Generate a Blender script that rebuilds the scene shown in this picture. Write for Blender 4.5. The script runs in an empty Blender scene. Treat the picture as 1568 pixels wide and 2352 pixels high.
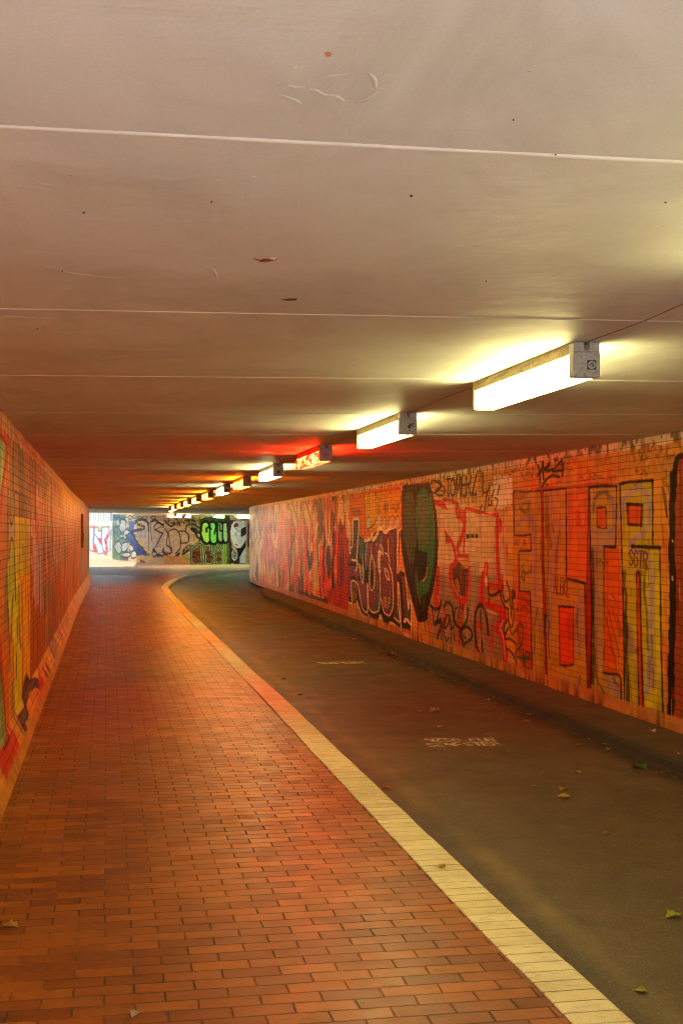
import bpy, bmesh, math, random
import numpy as np
from mathutils import Vector

random.seed(7); np.random.seed(7)
R = math.radians
SC = bpy.context.scene
COL = SC.collection

# ------------------------------------------------------------------ camera model (measured from the photograph)
F, CX, HY = 2950.0, 784.0, 1221.0          # focal length, centre column and horizon row, in a 1568 px wide picture
TH = math.atan(538.0/F)                    # the camera looks this far to the right of the tunnel axis
EYE, HC, ZR = 1.60, 2.40, -0.09            # eye height, ceiling height, road level
FW = np.array([math.sin(TH), math.cos(TH)]); RT = np.array([math.cos(TH), -math.sin(TH)])

def ray(x): return FW + RT*((x-CX)/F)
def floor_pt(x, y, z=0.0):
    d = (EYE-z)*F/(y-HY); p = ray(x)*d
    return (p[0], p[1])
def ceil_pt(x, y, z=HC):
    d = (z-EYE)*F/(HY-y); p = ray(x)*d
    return (p[0], p[1])

# ------------------------------------------------------------------ tags
def tag(o, label=None, cat=None, group=None, kind=None):
    if label: o['label'] = label
    if cat: o['category'] = cat
    if group: o['group'] = group
    if kind: o['kind'] = kind
    return o
def empty(name, loc=(0,0,0), rz=0.0):
    o = bpy.data.objects.new(name, None); COL.objects.link(o)
    o.location = loc; o.rotation_euler = (0,0,rz); o.empty_display_size = .2
    return o
def link(name, me, mat=None, parent=None):
    o = bpy.data.objects.new(name, me); COL.objects.link(o)
    if mat: me.materials.append(mat)
    if parent: o.parent = parent
    return o
def bm_obj(name, bm, mat=None, parent=None, smooth=False, uv=False):
    if uv:
        l = bm.loops.layers.uv.new('UVMap')
        for f in bm.faces:
            for lp in f.loops: lp[l].uv = (lp.vert.co.x, lp.vert.co.y)
    me = bpy.data.meshes.new(name); bm.to_mesh(me); bm.free()
    if smooth:
        for p in me.polygons: p.use_smooth = True
    return link(name, me, mat, parent)
def add_box(bm, x0, x1, y0, y1, z0, z1, bevel=0.0):
    vs = [bm.verts.new((x,y,z)) for x in (x0,x1) for y in (y0,y1) for z in (z0,z1)]
    idx = [(0,1,3,2),(4,6,7,5),(0,4,5,1),(2,3,7,6),(0,2,6,4),(1,5,7,3)]
    fs = [bm.faces.new([vs[i] for i in q]) for q in idx]
    if bevel:
        es = list({e for f in fs for e in f.edges})
        bmesh.ops.bevel(bm, geom=es, offset=bevel, segments=2, affect='EDGES', profile=.5)

# ------------------------------------------------------------------ node helpers
def new_mat(name):
    m = bpy.data.materials.new(name); m.use_nodes = True
    nt = m.node_tree; b = nt.nodes['Principled BSDF']
    return m, nt, b
class N:
    def __init__(s, nt): s.nt = nt
    def __call__(s, t, **kw):
        n = s.nt.nodes.new(t)
        for k, v in kw.items():
            if k.startswith('i_'):
                key = k[2:]
                key = int(key) if key.isdigit() else key
                n.inputs[key].default_value = v
            else: setattr(n, k, v)
        return n
    def l(s, a, b): s.nt.links.new(a, b)
def ramp(n, src, stops):
    r = n('ShaderNodeValToRGB'); cr = r.color_ramp
    while len(cr.elements) < len(stops): cr.elements.new(.5)
    for e, (p, c) in zip(cr.elements, stops):
        e.position = p; e.color = (*c, 1) if len(c) == 3 else c
    n.l(src, r.inputs[0]); return r
def mixc(n, f, a, b, mode='MIX'):
    m = n('ShaderNodeMix', data_type='RGBA', blend_type=mode)
    for s, v in ((m.inputs[0], f), (m.inputs[6], a), (m.inputs[7], b)):
        if hasattr(v, 'is_output'): n.l(v, s)
        else: s.default_value = v if not isinstance(v, tuple) else (*v, 1)[:4]
    return m.outputs[2]
def math_(n, op, a, b=None):
    m = n('ShaderNodeMath', operation=op)
    for s, v in zip(m.inputs, (a, b)):
        if v is None: continue
        if hasattr(v, 'is_output'): n.l(v, s)
        else: s.default_value = v
    return m.outputs[0]
def g(v): return (v, v, v)
def lin(c):
    c = np.array(c, dtype=float)/255.0
    return tuple(np.where(c <= .04045, c/12.92, ((c+.055)/1.055)**2.4))
def coords(n, scale=(1,1,1), out='Object'):
    tc = n('ShaderNodeTexCoord'); mp = n('ShaderNodeMapping'); mp.inputs['Scale'].default_value = scale
    n.l(tc.outputs[out], mp.inputs[0]); return mp.outputs[0]
def noise(n, vec, scale, detail=4, rough=.55, dist=0.0):
    t = n('ShaderNodeTexNoise'); t.inputs['Scale'].default_value = scale; t.inputs['Detail'].default_value = detail
    t.inputs['Roughness'].default_value = rough; t.inputs['Distortion'].default_value = dist
    n.l(vec, t.inputs['Vector']); return t.outputs['Fac']

# ------------------------------------------------------------------ paint canvas: the walls' paint is a colour attribute on a fine grid
class Path:
    """wall line in plan; s is the length along it"""
    def __init__(s, pts):
        s.p = np.array(pts, dtype=float); d = np.diff(s.p, axis=0)
        s.L = np.concatenate([[0], np.cumsum(np.hypot(d[:,0], d[:,1]))])
    def at(s, t):
        return np.stack([np.interp(t, s.L, s.p[:,0]), np.interp(t, s.L, s.p[:,1])], -1)
    def hit(s, x):
        """first point of the wall met by picture column x -> (s, depth)"""
        r = ray(x); best = None
        for i in range(len(s.p)-1):
            a, b = s.p[i], s.p[i+1]; e = b-a
            den = r[0]*(-e[1]) + e[0]*r[1]
            if abs(den) < 1e-9: continue
            d = (a[0]*(-e[1]) + e[0]*a[1])/den
            k = (r[0]*a[1]-r[1]*a[0])/den
            if d > .5 and -1e-6 <= k <= 1+1e-6 and (best is None or d < best[1]):
                best = (s.L[i] + k*np.hypot(*e), d)
        return best
def vnoise(S, Z, ss, sz, seed):
    rs = np.random.RandomState(seed)
    gs = S/ss; gz = Z/sz
    gs = gs-gs.min(); gz = gz-gz.min()
    T = rs.rand(int(gz.max())+3, int(gs.max())+3)
    i = gz.astype(int); j = gs.astype(int); fi = gz-i; fj = gs-j
    fi = fi*fi*(3-2*fi); fj = fj*fj*(3-2*fj)
    A = T[np.ix_(i, j)]; B = T[np.ix_(i, j+1)]; C = T[np.ix_(i+1, j)]; D = T[np.ix_(i+1, j+1)]
    fj = fj[None,:]; fi = fi[:,None]
    return (A*(1-fj)+B*fj)*(1-fi) + (C*(1-fj)+D*fj)*fi
def spline(P, n=8):
    P = np.array(P, dtype=float)
    if len(P) < 3: return P
    Q = np.vstack([2*P[0]-P[1], P, 2*P[-1]-P[-2]]); out = []
    for i in range(1, len(Q)-2):
        t = np.linspace(0, 1, n, endpoint=False)[:,None]
        a, b, c, d = Q[i-1], Q[i], Q[i+1], Q[i+2]
        out.append(.5*((2*b)+(-a+c)*t+(2*a-5*b+4*c-d)*t*t+(-a+3*b-3*c+d)*t**3))
    return np.vstack(out+[P[-1:]])
class Canvas:
    def __init__(s, path, S, Z):
        s.path, s.S, s.Z = path, S, Z
        s.img = np.zeros((len(Z), len(S), 3))
        s.n1 = vnoise(S, Z, .05, .05, 3); s.n2 = vnoise(S, Z, .25, .5, 4); s.n3 = vnoise(S, Z, .06, .35, 5)
        s.org = (0, 0); s.k = 1.0; s.ax = 1.0
    def crop(s, ox, oy, k, ax=1.0): s.org = (ox, oy); s.k = k; s.ax = ax
    def px(s, P, zc=True):
        out = []
        for x, y in P:
            X = (s.org[0]+x*s.k)/1.74171; Y = (s.org[1]+y*s.k)/1.74171
            h = s.path.hit(X)
            if h is None: continue
            z = EYE - (Y-HY)/F*h[1]
            out.append((h[0], z))
        return np.array(out)
    def box(s, P, m):
        a = np.searchsorted(s.S, P[:,0].min()-m); b = np.searchsorted(s.S, P[:,0].max()+m)
        c = np.searchsorted(s.Z, P[:,1].min()-m); d = np.searchsorted(s.Z, P[:,1].max()+m)
        return slice(c, d), slice(a, b)
    def blend(s, sl, mask, col, alpha=1.0):
        m = (mask*alpha)[...,None]
        s.img[sl] = s.img[sl]*(1-m) + np.array(lin(col))*m
    def poly(s, P, col, alpha=1.0, raw=False, curve=False, rough=0.0, fade=None):
        P = np.array(P, float) if raw else s.px(P)
        if len(P) < 3: return
        if curve: P = spline(np.vstack([P, P[:1]]))
        sl = s.box(P, .02)
        if sl[0].stop <= sl[0].start or sl[1].stop <= sl[1].start: return
        X, Zz = np.meshgrid(s.S[sl[1]], s.Z[sl[0]])
        if rough:
            nn = s.n1[sl]-.5; X = X+nn*rough; Zz = Zz+(s.n3[sl]-.5)*rough
        ins = np.zeros(X.shape, bool); n = len(P)
        for i in range(n):
            x1, y1 = P[i]; x2, y2 = P[(i+1) % n]
            if y1 == y2: continue
            c = ((y1 > Zz) != (y2 > Zz)) & (X < (x2-x1)*(Zz-y1)/(y2-y1)+x1)
            ins ^= c
        m = ins.astype(float)
        if fade is not None: m = m*np.clip((s.n2[sl]*.6+s.n3[sl]*.4-fade)*5+.5, 0, 1)
        s.blend(sl, m, col, alpha)
    def stroke(s, P, w, col, alpha=1.0, raw=False, curve=True, soft=.006, taper=False, wear=0.0, rough=0.0):
        P = np.array(P, float) if raw else s.px(P)
        if len(P) < 2: return
        if curve: P = spline(P)
        sl = s.box(P, w*s.ax)
        ax = s.ax if w < .12 else 1.0
        if sl[0].stop <= sl[0].start or sl[1].stop <= sl[1].start: return
        xs = s.S[sl[1]]; zs = s.Z[sl[0]]
        m = np.zeros((len(zs), len(xs))); n = len(P)-1
        for i in range(n):
            a, b = P[i], P[i+1]
            ww = w/2*(1 if not taper else max(.25, math.sin(math.pi*(i+.7)/(n+.6))))
            e = ww+soft
            i0, i1 = np.searchsorted(xs, (min(a[0], b[0])-e*ax, max(a[0], b[0])+e*ax))
            j0, j1 = np.searchsorted(zs, (min(a[1], b[1])-e, max(a[1], b[1])+e))
            if i1 <= i0 or j1 <= j0: continue
            X = xs[i0:i1][None,:]/ax; Z_ = zs[j0:j1][:,None]
            a = np.array([a[0]/ax, a[1]]); b = np.array([b[0]/ax, b[1]])
            d = b-a; L = max(1e-9, d@d)
            t = np.clip(((X-a[0])*d[0]+(Z_-a[1])*d[1])/L, 0, 1)
            D = np.hypot(X-a[0]-t*d[0], Z_-a[1]-t*d[1])
            if rough: D = D+(s.n1[sl][j0:j1, i0:i1]-.5)*rough
            mm = np.clip((ww+soft-D)/(2*soft), 0, 1)
            v = m[j0:j1, i0:i1]; np.maximum(v, mm, out=v)
        if wear: m = m*np.clip(1-(s.n1[sl]*.5+s.n3[sl]*.5-.45)*wear*4, 0, 1)
        s.blend(sl, m, col, alpha)
    def outline(s, P, w, col, **k):
        s.stroke(list(P)+[P[0]], w, col, curve=False, **k)
    def text(s, txt, P0, P1, h, w, col, slant=.1, jit=.06, gap=.25, seed=1, **k):
        """hand-drawn stroke letters from P0 to P1 (crop pixels: base line), h in metres"""
        A, B = s.px([P0, P1]); rs = random.Random(seed)
        n = len(txt); cw = 1.0/(n*(1+gap)-gap)
        d = B-A
        for i, ch in enumerate(txt):
            t0 = i*cw*(1+gap)
            for st in FONT.get(ch, []):
                q = []
                for (u, v) in st:
                    u2 = u+rs.uniform(-jit, jit); v2 = v+rs.uniform(-jit, jit)*.7
                    # direction of reading may run against s
                    q.append(A + d*(t0+(u2+slant*v)*cw) + np.array([0, h*v2]))
                s.stroke(q, w, col, raw=True, curve=len(q) > 4, **k)
FONT = {
 'A': [[(0,0),(.5,1),(1,0)],[(.2,.4),(.85,.4)]], 'E': [[(1,1),(0,1),(0,0),(1,0)],[(0,.5),(.8,.5)]],
 'F': [[(1,1),(0,1),(0,0)],[(0,.5),(.8,.5)]], 'G': [[(.95,.85),(.5,1),(.05,.7),(.05,.25),(.5,0),(.95,.2),(.95,.5),(.55,.5)]],
 'H': [[(0,0),(0,1)],[(1,0),(1,1)],[(0,.5),(1,.5)]], 'I': [[(.5,0),(.5,1)]], 'K': [[(0,0),(0,1)],[(.95,1),(0,.45),(1,0)]],
 'L': [[(0,1),(0,0),(.9,0)]], 'M': [[(0,0),(.1,1),(.5,.3),(.9,1),(1,0)]], 'N': [[(0,0),(0,1),(1,0),(1,1)]],
 'O': [[(.5,1),(.05,.75),(.05,.25),(.5,0),(.95,.25),(.95,.75),(.5,1)]], 'P': [[(0,0),(0,1),(.8,.95),(.95,.72),(.75,.5),(0,.45)]],
 'R': [[(0,0),(0,1),(.8,.95),(.95,.72),(.75,.52),(0,.48)],[(.35,.48),(1,0)]],
 'S': [[(.95,.85),(.5,1),(.08,.8),(.3,.55),(.75,.45),(.95,.2),(.5,0),(.05,.12)]], 'T': [[(0,1),(1,1)],[(.5,1),(.5,0)]],
 'U': [[(0,1),(.02,.3),(.3,0),(.7,0),(.98,.3),(1,1)]], 'Z': [[(0,1),(1,1),(0,0),(1,0)]], 'C': [[(.95,.85),(.5,1),(.05,.7),(.05,.25),(.5,0),(.95,.15)]],
 'Y': [[(0,1),(.5,.5)],[(1,1),(.5,.5),(.45,0)]], 'D': [[(0,0),(0,1),(.6,.95),(.95,.6),(.9,.3),(.55,.02),(0,0)]],
 '2': [[(.05,.8),(.3,1),(.75,.95),(.85,.7),(.4,.3),(0,0),(.95,.02)]], '4': [[(.7,0),(.7,1),(0,.35),(1,.35)]],
 '!': [[(.5,1),(.5,.3)],[(.5,.08),(.5,.0)]], '6': [[(.8,1),(.3,.7),(.05,.3),(.4,0),(.9,.15),(.8,.45),(.2,.4)]],
 'X': [[(0,0),(1,1)],[(0,1),(1,0)]], 'Q': [[(.5,1),(.05,.7),(.05,.3),(.5,0),(.95,.3),(.95,.7),(.5,1)],[(.6,.3),(1,-.05)]],
}

def wall_mesh(name, cv, mat, thick, side, parent=None, top=HC+.01, xoff=None):
    """grid of the painted face, plus the body of the wall behind it. side=+1: body lies to the right of the path"""
    S, Z = cv.S, cv.Z; P = cv.path.at(S); ns, nz = len(S), len(Z)
    T = np.gradient(P, axis=0); T /= np.hypot(T[:,0], T[:,1])[:,None]
    Nn = np.stack([T[:,1], -T[:,0]], -1)*side          # towards the body
    co = np.zeros((nz, ns, 3)); co[...,0] = P[:,0]; co[...,1] = P[:,1]; co[...,2] = Z[:,None]
    if xoff is not None:
        o = xoff(Z)[:,None]; co[...,0] -= Nn[:,0]*o; co[...,1] -= Nn[:,1]*o
    V = co.reshape(-1, 3)
    i, j = np.meshgrid(np.arange(nz-1), np.arange(ns-1), indexing='ij')
    a = (i*ns+j).ravel(); q = np.stack([a, a+1, a+ns+1, a+ns], -1)
    if side < 0: q = q[:, ::-1]
    # body: coarse columns
    cs = np.unique(np.concatenate([np.arange(0, ns, max(1, ns//120)), [ns-1]]))
    nb = len(cs); base = len(V)
    f0 = P[cs]; b0 = P[cs]+Nn[cs]*thick; f0 = f0+Nn[cs]*.004
    z0, z1 = Z[0]-.0, Z[-1]
    rings = [np.c_[f0, np.full(nb, z0)], np.c_[f0, np.full(nb, z1)], np.c_[b0, np.full(nb, z1)], np.c_[b0, np.full(nb, z0)]]
    V2 = np.vstack([V]+rings); q2 = []
    for r in (0, 1, 2, 3):
        r2 = (r+1) % 4
        if r == 0: continue
        for c in range(nb-1): q2.append((base+r*nb+c, base+r*nb+c+1, base+r2*nb+c+1, base+r2*nb+c))
    q2.append((base, base+nb, base+2*nb, base+3*nb)); e = nb-1
    q2.append((base+e, base+3*nb+e, base+2*nb+e, base+nb+e))
    Q = np.vstack([q, np.array(q2)])
    me = bpy.data.meshes.new(name)
    me.vertices.add(len(V2)); me.vertices.foreach_set('co', V2.astype(np.float32).ravel())
    me.loops.add(len(Q)*4); me.loops.foreach_set('vertex_index', Q.astype(np.int32).ravel())
    me.polygons.add(len(Q)); me.polygons.foreach_set('loop_start', np.arange(0, len(Q)*4, 4, dtype=np.int32))
    me.polygons.foreach_set('loop_total', np.full(len(Q), 4, dtype=np.int32))
    me.update(calc_edges=True)
    att = me.color_attributes.new('paint', 'FLOAT_COLOR', 'POINT')
    c = np.ones((len(V2), 4), np.float32); c[:len(V), :3] = cv.img.reshape(-1, 3); c[len(V):, :3] = .3
    att.data.foreach_set('color', c.ravel())
    uv = me.uv_layers.new(name='UVMap')
    u = np.zeros((len(V2), 2), np.float32)
    u[:len(V), 0] = np.tile(S, nz); u[:len(V), 1] = np.repeat(Z, ns)
    u[len(V):, 0] = V2[len(V):, 0]+V2[len(V):, 1]; u[len(V):, 1] = V2[len(V):, 2]
    uv.data.foreach_set('uv', u[Q.ravel()].ravel())
    me.polygons.foreach_set('use_smooth', np.r_[np.ones(len(q), bool), np.zeros(len(q2), bool)])
    return link(name, me, mat, parent)

# ------------------------------------------------------------------ materials
def tile_material(name, bw=.25, bh=.0615, rough=(.3,.5), grime=.5, grout_dark=.66, z_skirt=.12, spec=.10, far=(17, 25, .36)):
    m, nt, b = new_mat(name); n = N(nt)
    at = n('ShaderNodeVertexColor', layer_name='paint')
    tc = n('ShaderNodeTexCoord')
    # slightly wavering joints
    dn = n('ShaderNodeTexNoise'); dn.inputs['Scale'].default_value = 2.2; n.l(tc.outputs['UV'], dn.inputs['Vector'])
    vm = n('ShaderNodeVectorMath', operation='MULTIPLY_ADD'); n.l(dn.outputs['Color'], vm.inputs[0])
    vm.inputs[1].default_value = (.006,.006,0); n.l(tc.outputs['UV'], vm.inputs[2])
    br = n('ShaderNodeTexBrick'); br.offset = 0; br.squash = 1
    n.l(vm.outputs[0], br.inputs['Vector'])
    for k, v in (('Scale',1),('Brick Width',bw),('Row Height',bh),('Mortar Size',.0036),('Mortar Smooth',.4),('Bias',0)):
        br.inputs[k].default_value = v
    br.inputs['Color1'].default_value = (.82,.82,.82,1); br.inputs['Color2'].default_value = (1.06,1.06,1.06,1)
    br.inputs['Mortar'].default_value = (1,1,1,1)
    spv = n('ShaderNodeSeparateXYZ'); n.l(tc.outputs['UV'], spv.inputs[0])
    joint = math_(n, 'MULTIPLY', br.outputs['Fac'], ramp(n, spv.outputs['Y'], [(z_skirt-.01, g(.12)), (z_skirt+.01, g(1))]).outputs[0])
    # gloss raised deeper in the tunnel to catch the daylight reflected there
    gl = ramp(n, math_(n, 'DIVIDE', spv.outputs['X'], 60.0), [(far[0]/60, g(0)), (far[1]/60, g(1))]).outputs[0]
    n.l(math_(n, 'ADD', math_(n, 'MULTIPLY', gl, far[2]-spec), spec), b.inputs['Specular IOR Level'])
    var = mixc(n, joint, br.outputs['Color'], (1,1,1), 'MIX')
    c = mixc(n, 1.0, at.outputs['Color'], var, 'MULTIPLY')
    c = mixc(n, math_(n, 'MULTIPLY', joint, grout_dark), c, (.035,.024,.018))
    # grime
    oc = coords(n, (1,1,1))
    gr = noise(n, oc, 3.0, 8, .7, .4)
    gm = ramp(n, gr, [(.42, g(0)), (.75, g(1))])
    c = mixc(n, math_(n, 'MULTIPLY', gm.outputs[0], .26*grime), c, (.03,.018,.01))
    sp = noise(n, oc, 42, 3, .6)
    sm = ramp(n, sp, [(.66, g(0)), (.72, g(1))])
    c = mixc(n, math_(n, 'MULTIPLY', sm.outputs[0], .3*grime), c, (.03,.02,.012))
    n.l(c, b.inputs['Base Color'])
    rn = ramp(n, noise(n, oc, 9, 5), [(.3, g(rough[0])), (.75, g(rough[1]))])
    rr = math_(n, 'ADD', rn.outputs[0], math_(n, 'MULTIPLY', joint, .45))
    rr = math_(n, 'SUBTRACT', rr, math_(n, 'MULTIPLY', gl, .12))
    n.l(rr, b.inputs['Roughness'])
    # each tile sits at its own slight angle; rounded edges, sunk joints
    sepb = n('ShaderNodeTexWhiteNoise', noise_dimensions='2D')
    fl = n('ShaderNodeVectorMath', operation='FLOOR'); dv = n('ShaderNodeVectorMath', operation='DIVIDE')
    n.l(vm.outputs[0], dv.inputs[0]); dv.inputs[1].default_value = (bw, bh, 1); n.l(dv.outputs[0], fl.inputs[0])
    n.l(fl.outputs[0], sepb.inputs['Vector'])
    frv = n('ShaderNodeVectorMath', operation='FRACTION'); n.l(dv.outputs[0], frv.inputs[0])
    dt = n('ShaderNodeVectorMath', operation='DOT_PRODUCT')
    sb = n('ShaderNodeVectorMath', operation='SUBTRACT'); n.l(sepb.outputs['Color'], sb.inputs[0]); sb.inputs[1].default_value = (.5,.5,.5)
    n.l(sb.outputs[0], dt.inputs[0]); n.l(frv.outputs[0], dt.inputs[1])
    h = math_(n, 'SUBTRACT', math_(n, 'MULTIPLY', dt.outputs['Value'], .35), joint)
    h = math_(n, 'ADD', h, math_(n, 'MULTIPLY', noise(n, oc, 30, 3), .35))
    bp = n('ShaderNodeBump'); bp.inputs['Strength'].default_value = .8; bp.inputs['Distance'].default_value = .0035
    n.l(h, bp.inputs['Height']); n.l(bp.outputs[0], b.inputs['Normal'])
    return m
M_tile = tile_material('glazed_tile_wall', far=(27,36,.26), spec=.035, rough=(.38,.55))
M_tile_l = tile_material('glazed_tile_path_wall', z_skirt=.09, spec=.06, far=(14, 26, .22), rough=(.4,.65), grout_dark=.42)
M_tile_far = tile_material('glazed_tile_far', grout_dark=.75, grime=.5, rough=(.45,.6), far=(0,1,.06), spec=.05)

def brick_floor(name, c1, c2, mortar, bw, bh, msize, offset=.5, rough=(.32,.6), bump=.003, stain=(.05,.03,.02), stain_amt=.45):
    m, nt, b = new_mat(name); n = N(nt)
    tc = n('ShaderNodeTexCoord')
    dn = n('ShaderNodeTexNoise'); dn.inputs['Scale'].default_value = 3.1; dn.inputs['Detail'].default_value = 3; n.l(tc.outputs['UV'], dn.inputs['Vector'])
    vm = n('ShaderNodeVectorMath', operation='MULTIPLY_ADD'); n.l(dn.outputs['Color'], vm.inputs[0])
    vm.inputs[1].default_value = (.02,.016,0); n.l(tc.outputs['UV'], vm.inputs[2])
    def brk(col1, col2, ms, sm):
        br = n('ShaderNodeTexBrick'); br.offset = offset; br.squash = 1; n.l(vm.outputs[0], br.inputs['Vector'])
        for k, v in (('Scale',1),('Brick Width',bw),('Row Height',bh),('Mortar Size',ms),('Mortar Smooth',sm),('Bias',0)): br.inputs[k].default_value = v
        br.inputs['Color1'].default_value = (*col1,1); br.inputs['Color2'].default_value = (*col2,1); br.inputs['Mortar'].default_value = (*mortar,1)
        return br
    br = brk(c1, c2, msize, .25)
    oc = coords(n)
    big = noise(n, oc, .55, 6, .65, .3); bm_ = ramp(n, big, [(.38, g(0)), (.7, g(1))])
    wearn = ramp(n, noise(n, oc, 1.7, 5, .7), [(.38, g(.15)), (.62, g(1))])
    br2 = brk(c1, c2, .00001, 0); body = mixc(n, wearn.outputs[0], br2.outputs['Color'], br.outputs['Color'])
    c = mixc(n, math_(n, 'MULTIPLY', bm_.outputs[0], stain_amt), body, stain)
    mid = noise(n, oc, 7, 7, .7); mm = ramp(n, mid, [(.45, g(0)), (.8, g(1))])
    c = mixc(n, math_(n, 'MULTIPLY', mm.outputs[0], .35), c, stain)
    bl = ramp(n, noise(n, coords(n, (2.2,9,1)), 3.1, 6, .7), [(.56, g(0)), (.66, g(1))])
    c = mixc(n, math_(n, 'MULTIPLY', bl.outputs[0], .45), c, tuple(v*.6 for v in stain))
    chp = ramp(n, noise(n, oc, 26, 5, .75), [(.66, g(0)), (.70, g(1))])
    c = mixc(n, math_(n, 'MULTIPLY', chp.outputs[0], .5), c, tuple(v*.8 for v in mortar))
    jm = ramp(n, noise(n, oc, 4.5, 5, .7), [(.5, g(0)), (.62, g(1))])
    brw = brk(c1, c2, msize*2.6, .9)
    c = mixc(n, math_(n, 'MULTIPLY', math_(n, 'MULTIPLY', brw.outputs['Fac'], jm.outputs[0]), .55), c, tuple(v*.7 for v in mortar))
    fine = noise(n, oc, 160, 3, .7); fm = ramp(n, fine, [(.35, g(.78)), (.7, g(1.12))])
    c = mixc(n, 1.0, c, fm.outputs[0], 'MULTIPLY')
    n.l(c, b.inputs['Base Color'])
    rn = ramp(n, noise(n, oc, 5, 6), [(.3, g(rough[0])), (.75, g(rough[1]))])
    n.l(math_(n, 'ADD', rn.outputs[0], math_(n, 'MULTIPLY', br.outputs['Fac'], .3)), b.inputs['Roughness']); b.inputs['Specular IOR Level'].default_value = .42
    wn = n('ShaderNodeTexWhiteNoise', noise_dimensions='2D')
    h = math_(n, 'ADD', math_(n, 'MULTIPLY', br.outputs['Fac'], -1), math_(n, 'MULTIPLY', noise(n, oc, 55, 4), .35))
    sepc = n('ShaderNodeSeparateColor'); n.l(br.outputs['Color'], sepc.inputs[0])
    h = math_(n, 'ADD', h, math_(n, 'MULTIPLY', sepc.outputs[0], .8))
    bp = n('ShaderNodeBump'); bp.inputs['Strength'].default_value = .9; bp.inputs['Distance'].default_value = bump
    n.l(h, bp.inputs['Height']); n.l(bp.outputs[0], b.inputs['Normal'])
    return m
M_brick = brick_floor('clinker_paving', lin((190,106,28)), lin((140,68,18)), (.05,.028,.014), .21, .094, .0045, rough=(.3,.52))
M_cream = brick_floor('cream_kerb_stone', lin((246,232,186)), lin((232,214,160)), (.16,.11,.06), 5.0, .1005, .004, offset=0, rough=(.45,.7), stain=(.2,.14,.07), stain_amt=.3, bump=.002)

M_paver = brick_floor('grey_pavers', lin((206,178,134)), lin((190,160,116)), (.16,.13,.1), .2, .1, .004, rough=(.5,.7), stain=(.2,.16,.12), stain_amt=.3)
def asphalt(name, c0, c1, rough=.75, wet=None):
    m, nt, b = new_mat(name); n = N(nt); oc = coords(n)
    f = noise(n, oc, 220, 4, .8); r0 = ramp(n, f, [(.3, c0), (.75, c1)])
    big = noise(n, oc, .9, 6, .6, .6); rb = ramp(n, big, [(.35, g(.7)), (.7, g(1.25))])
    c = mixc(n, 1.0, r0.outputs[0], rb.outputs[0], 'MULTIPLY')
    ch = ramp(n, noise(n, oc, 95, 3, .75), [(.56, g(0)), (.62, g(1))])
    c = mixc(n, math_(n, 'MULTIPLY', ch.outputs[0], .7), c, (.25,.20,.12))
    dk = ramp(n, noise(n, oc, 70, 3, .75), [(.36, g(1)), (.42, g(0))])
    c = mixc(n, math_(n, 'MULTIPLY', dk.outputs[0], .7), c, (.015,.012,.008))
    vo = n('ShaderNodeTexVoronoi', feature='DISTANCE_TO_EDGE'); vo.inputs['Scale'].default_value = .42
    wv = n('ShaderNodeVectorMath', operation='ADD'); nn_ = n('ShaderNodeTexNoise'); nn_.inputs['Scale'].default_value = 2.3; nn_.inputs['Detail'].default_value = 7
    n.l(oc, nn_.inputs['Vector']); n.l(oc, wv.inputs[0]); n.l(nn_.outputs['Color'], wv.inputs[1]); n.l(wv.outputs[0], vo.inputs['Vector'])
    ck = ramp(n, vo.outputs['Distance'], [(.0, g(1)), (.006, g(0))])
    ckm = ramp(n, noise(n, oc, .6, 3), [(.5, g(0)), (.6, g(1))])
    c = mixc(n, math_(n, 'MULTIPLY', math_(n, 'MULTIPLY', ck.outputs[0], ckm.outputs[0]), .7), c, (.015,.012,.008))
    mid = noise(n, coords(n, (3,.35,1)), 2.2, 6, .7); rm = ramp(n, mid, [(.55, g(0)), (.72, g(1))])
    c = mixc(n, math_(n, 'MULTIPLY', rm.outputs[0], .35), c, (.035,.028,.02))
    # dusty line beside the kerb and dirt along the far gutter; darker line at the kerb foot
    tc = n('ShaderNodeTexCoord'); sp = n('ShaderNodeSeparateXYZ'); n.l(tc.outputs['Object'], sp.inputs[0])
    wob = math_(n, 'MULTIPLY', math_(n, 'SUBTRACT', noise(n, coords(n, (1,1,1)), 1.3, 6), .5), .16)
    x = math_(n, 'ADD', sp.outputs['X'], wob)
    def band(x0, w):
        d = math_(n, 'ABSOLUTE', math_(n, 'SUBTRACT', x, x0)); return ramp(n, math_(n, 'DIVIDE', d, w), [(.25, g(1)), (1, g(0))]).outputs[0]
    brk_ = ramp(n, noise(n, coords(n, (1.5,.7,1)), 1.1, 7, .75), [(.36, g(0)), (.66, g(1))]).outputs[0]
    c = mixc(n, math_(n, 'MULTIPLY', math_(n, 'MULTIPLY', band(1.93, .09), brk_), .6), c, (.24,.17,.06))
    c = mixc(n, math_(n, 'MULTIPLY', math_(n, 'MULTIPLY', band(2.1, .3), noise(n, oc, 14, 6, .8)), .3), c, (.2,.15,.06))
    c = mixc(n, math_(n, 'MULTIPLY', band(1.75, .10), .5), c, (.045,.03,.02))
    c = mixc(n, math_(n, 'MULTIPLY', band(3.86, .20), .9), c, (.03,.022,.016))
    n.l(c, b.inputs['Base Color'])
    rr = ramp(n, noise(n, oc, 3, 5), [(.3, g(rough-.22)), (.75, g(rough))]); n.l(rr.outputs[0], b.inputs['Roughness'])
    bp = n('ShaderNodeBump'); bp.inputs['Strength'].default_value = .5; bp.inputs['Distance'].default_value = .003
    n.l(f, bp.inputs['Height']); n.l(bp.outputs[0], b.inputs['Normal'])
    return m
M_road = asphalt('road_asphalt', (.046,.033,.016), (.095,.070,.036), .66)
M_strip = asphalt('strip_asphalt', (.048,.035,.018), (.095,.070,.036), .75)

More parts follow.
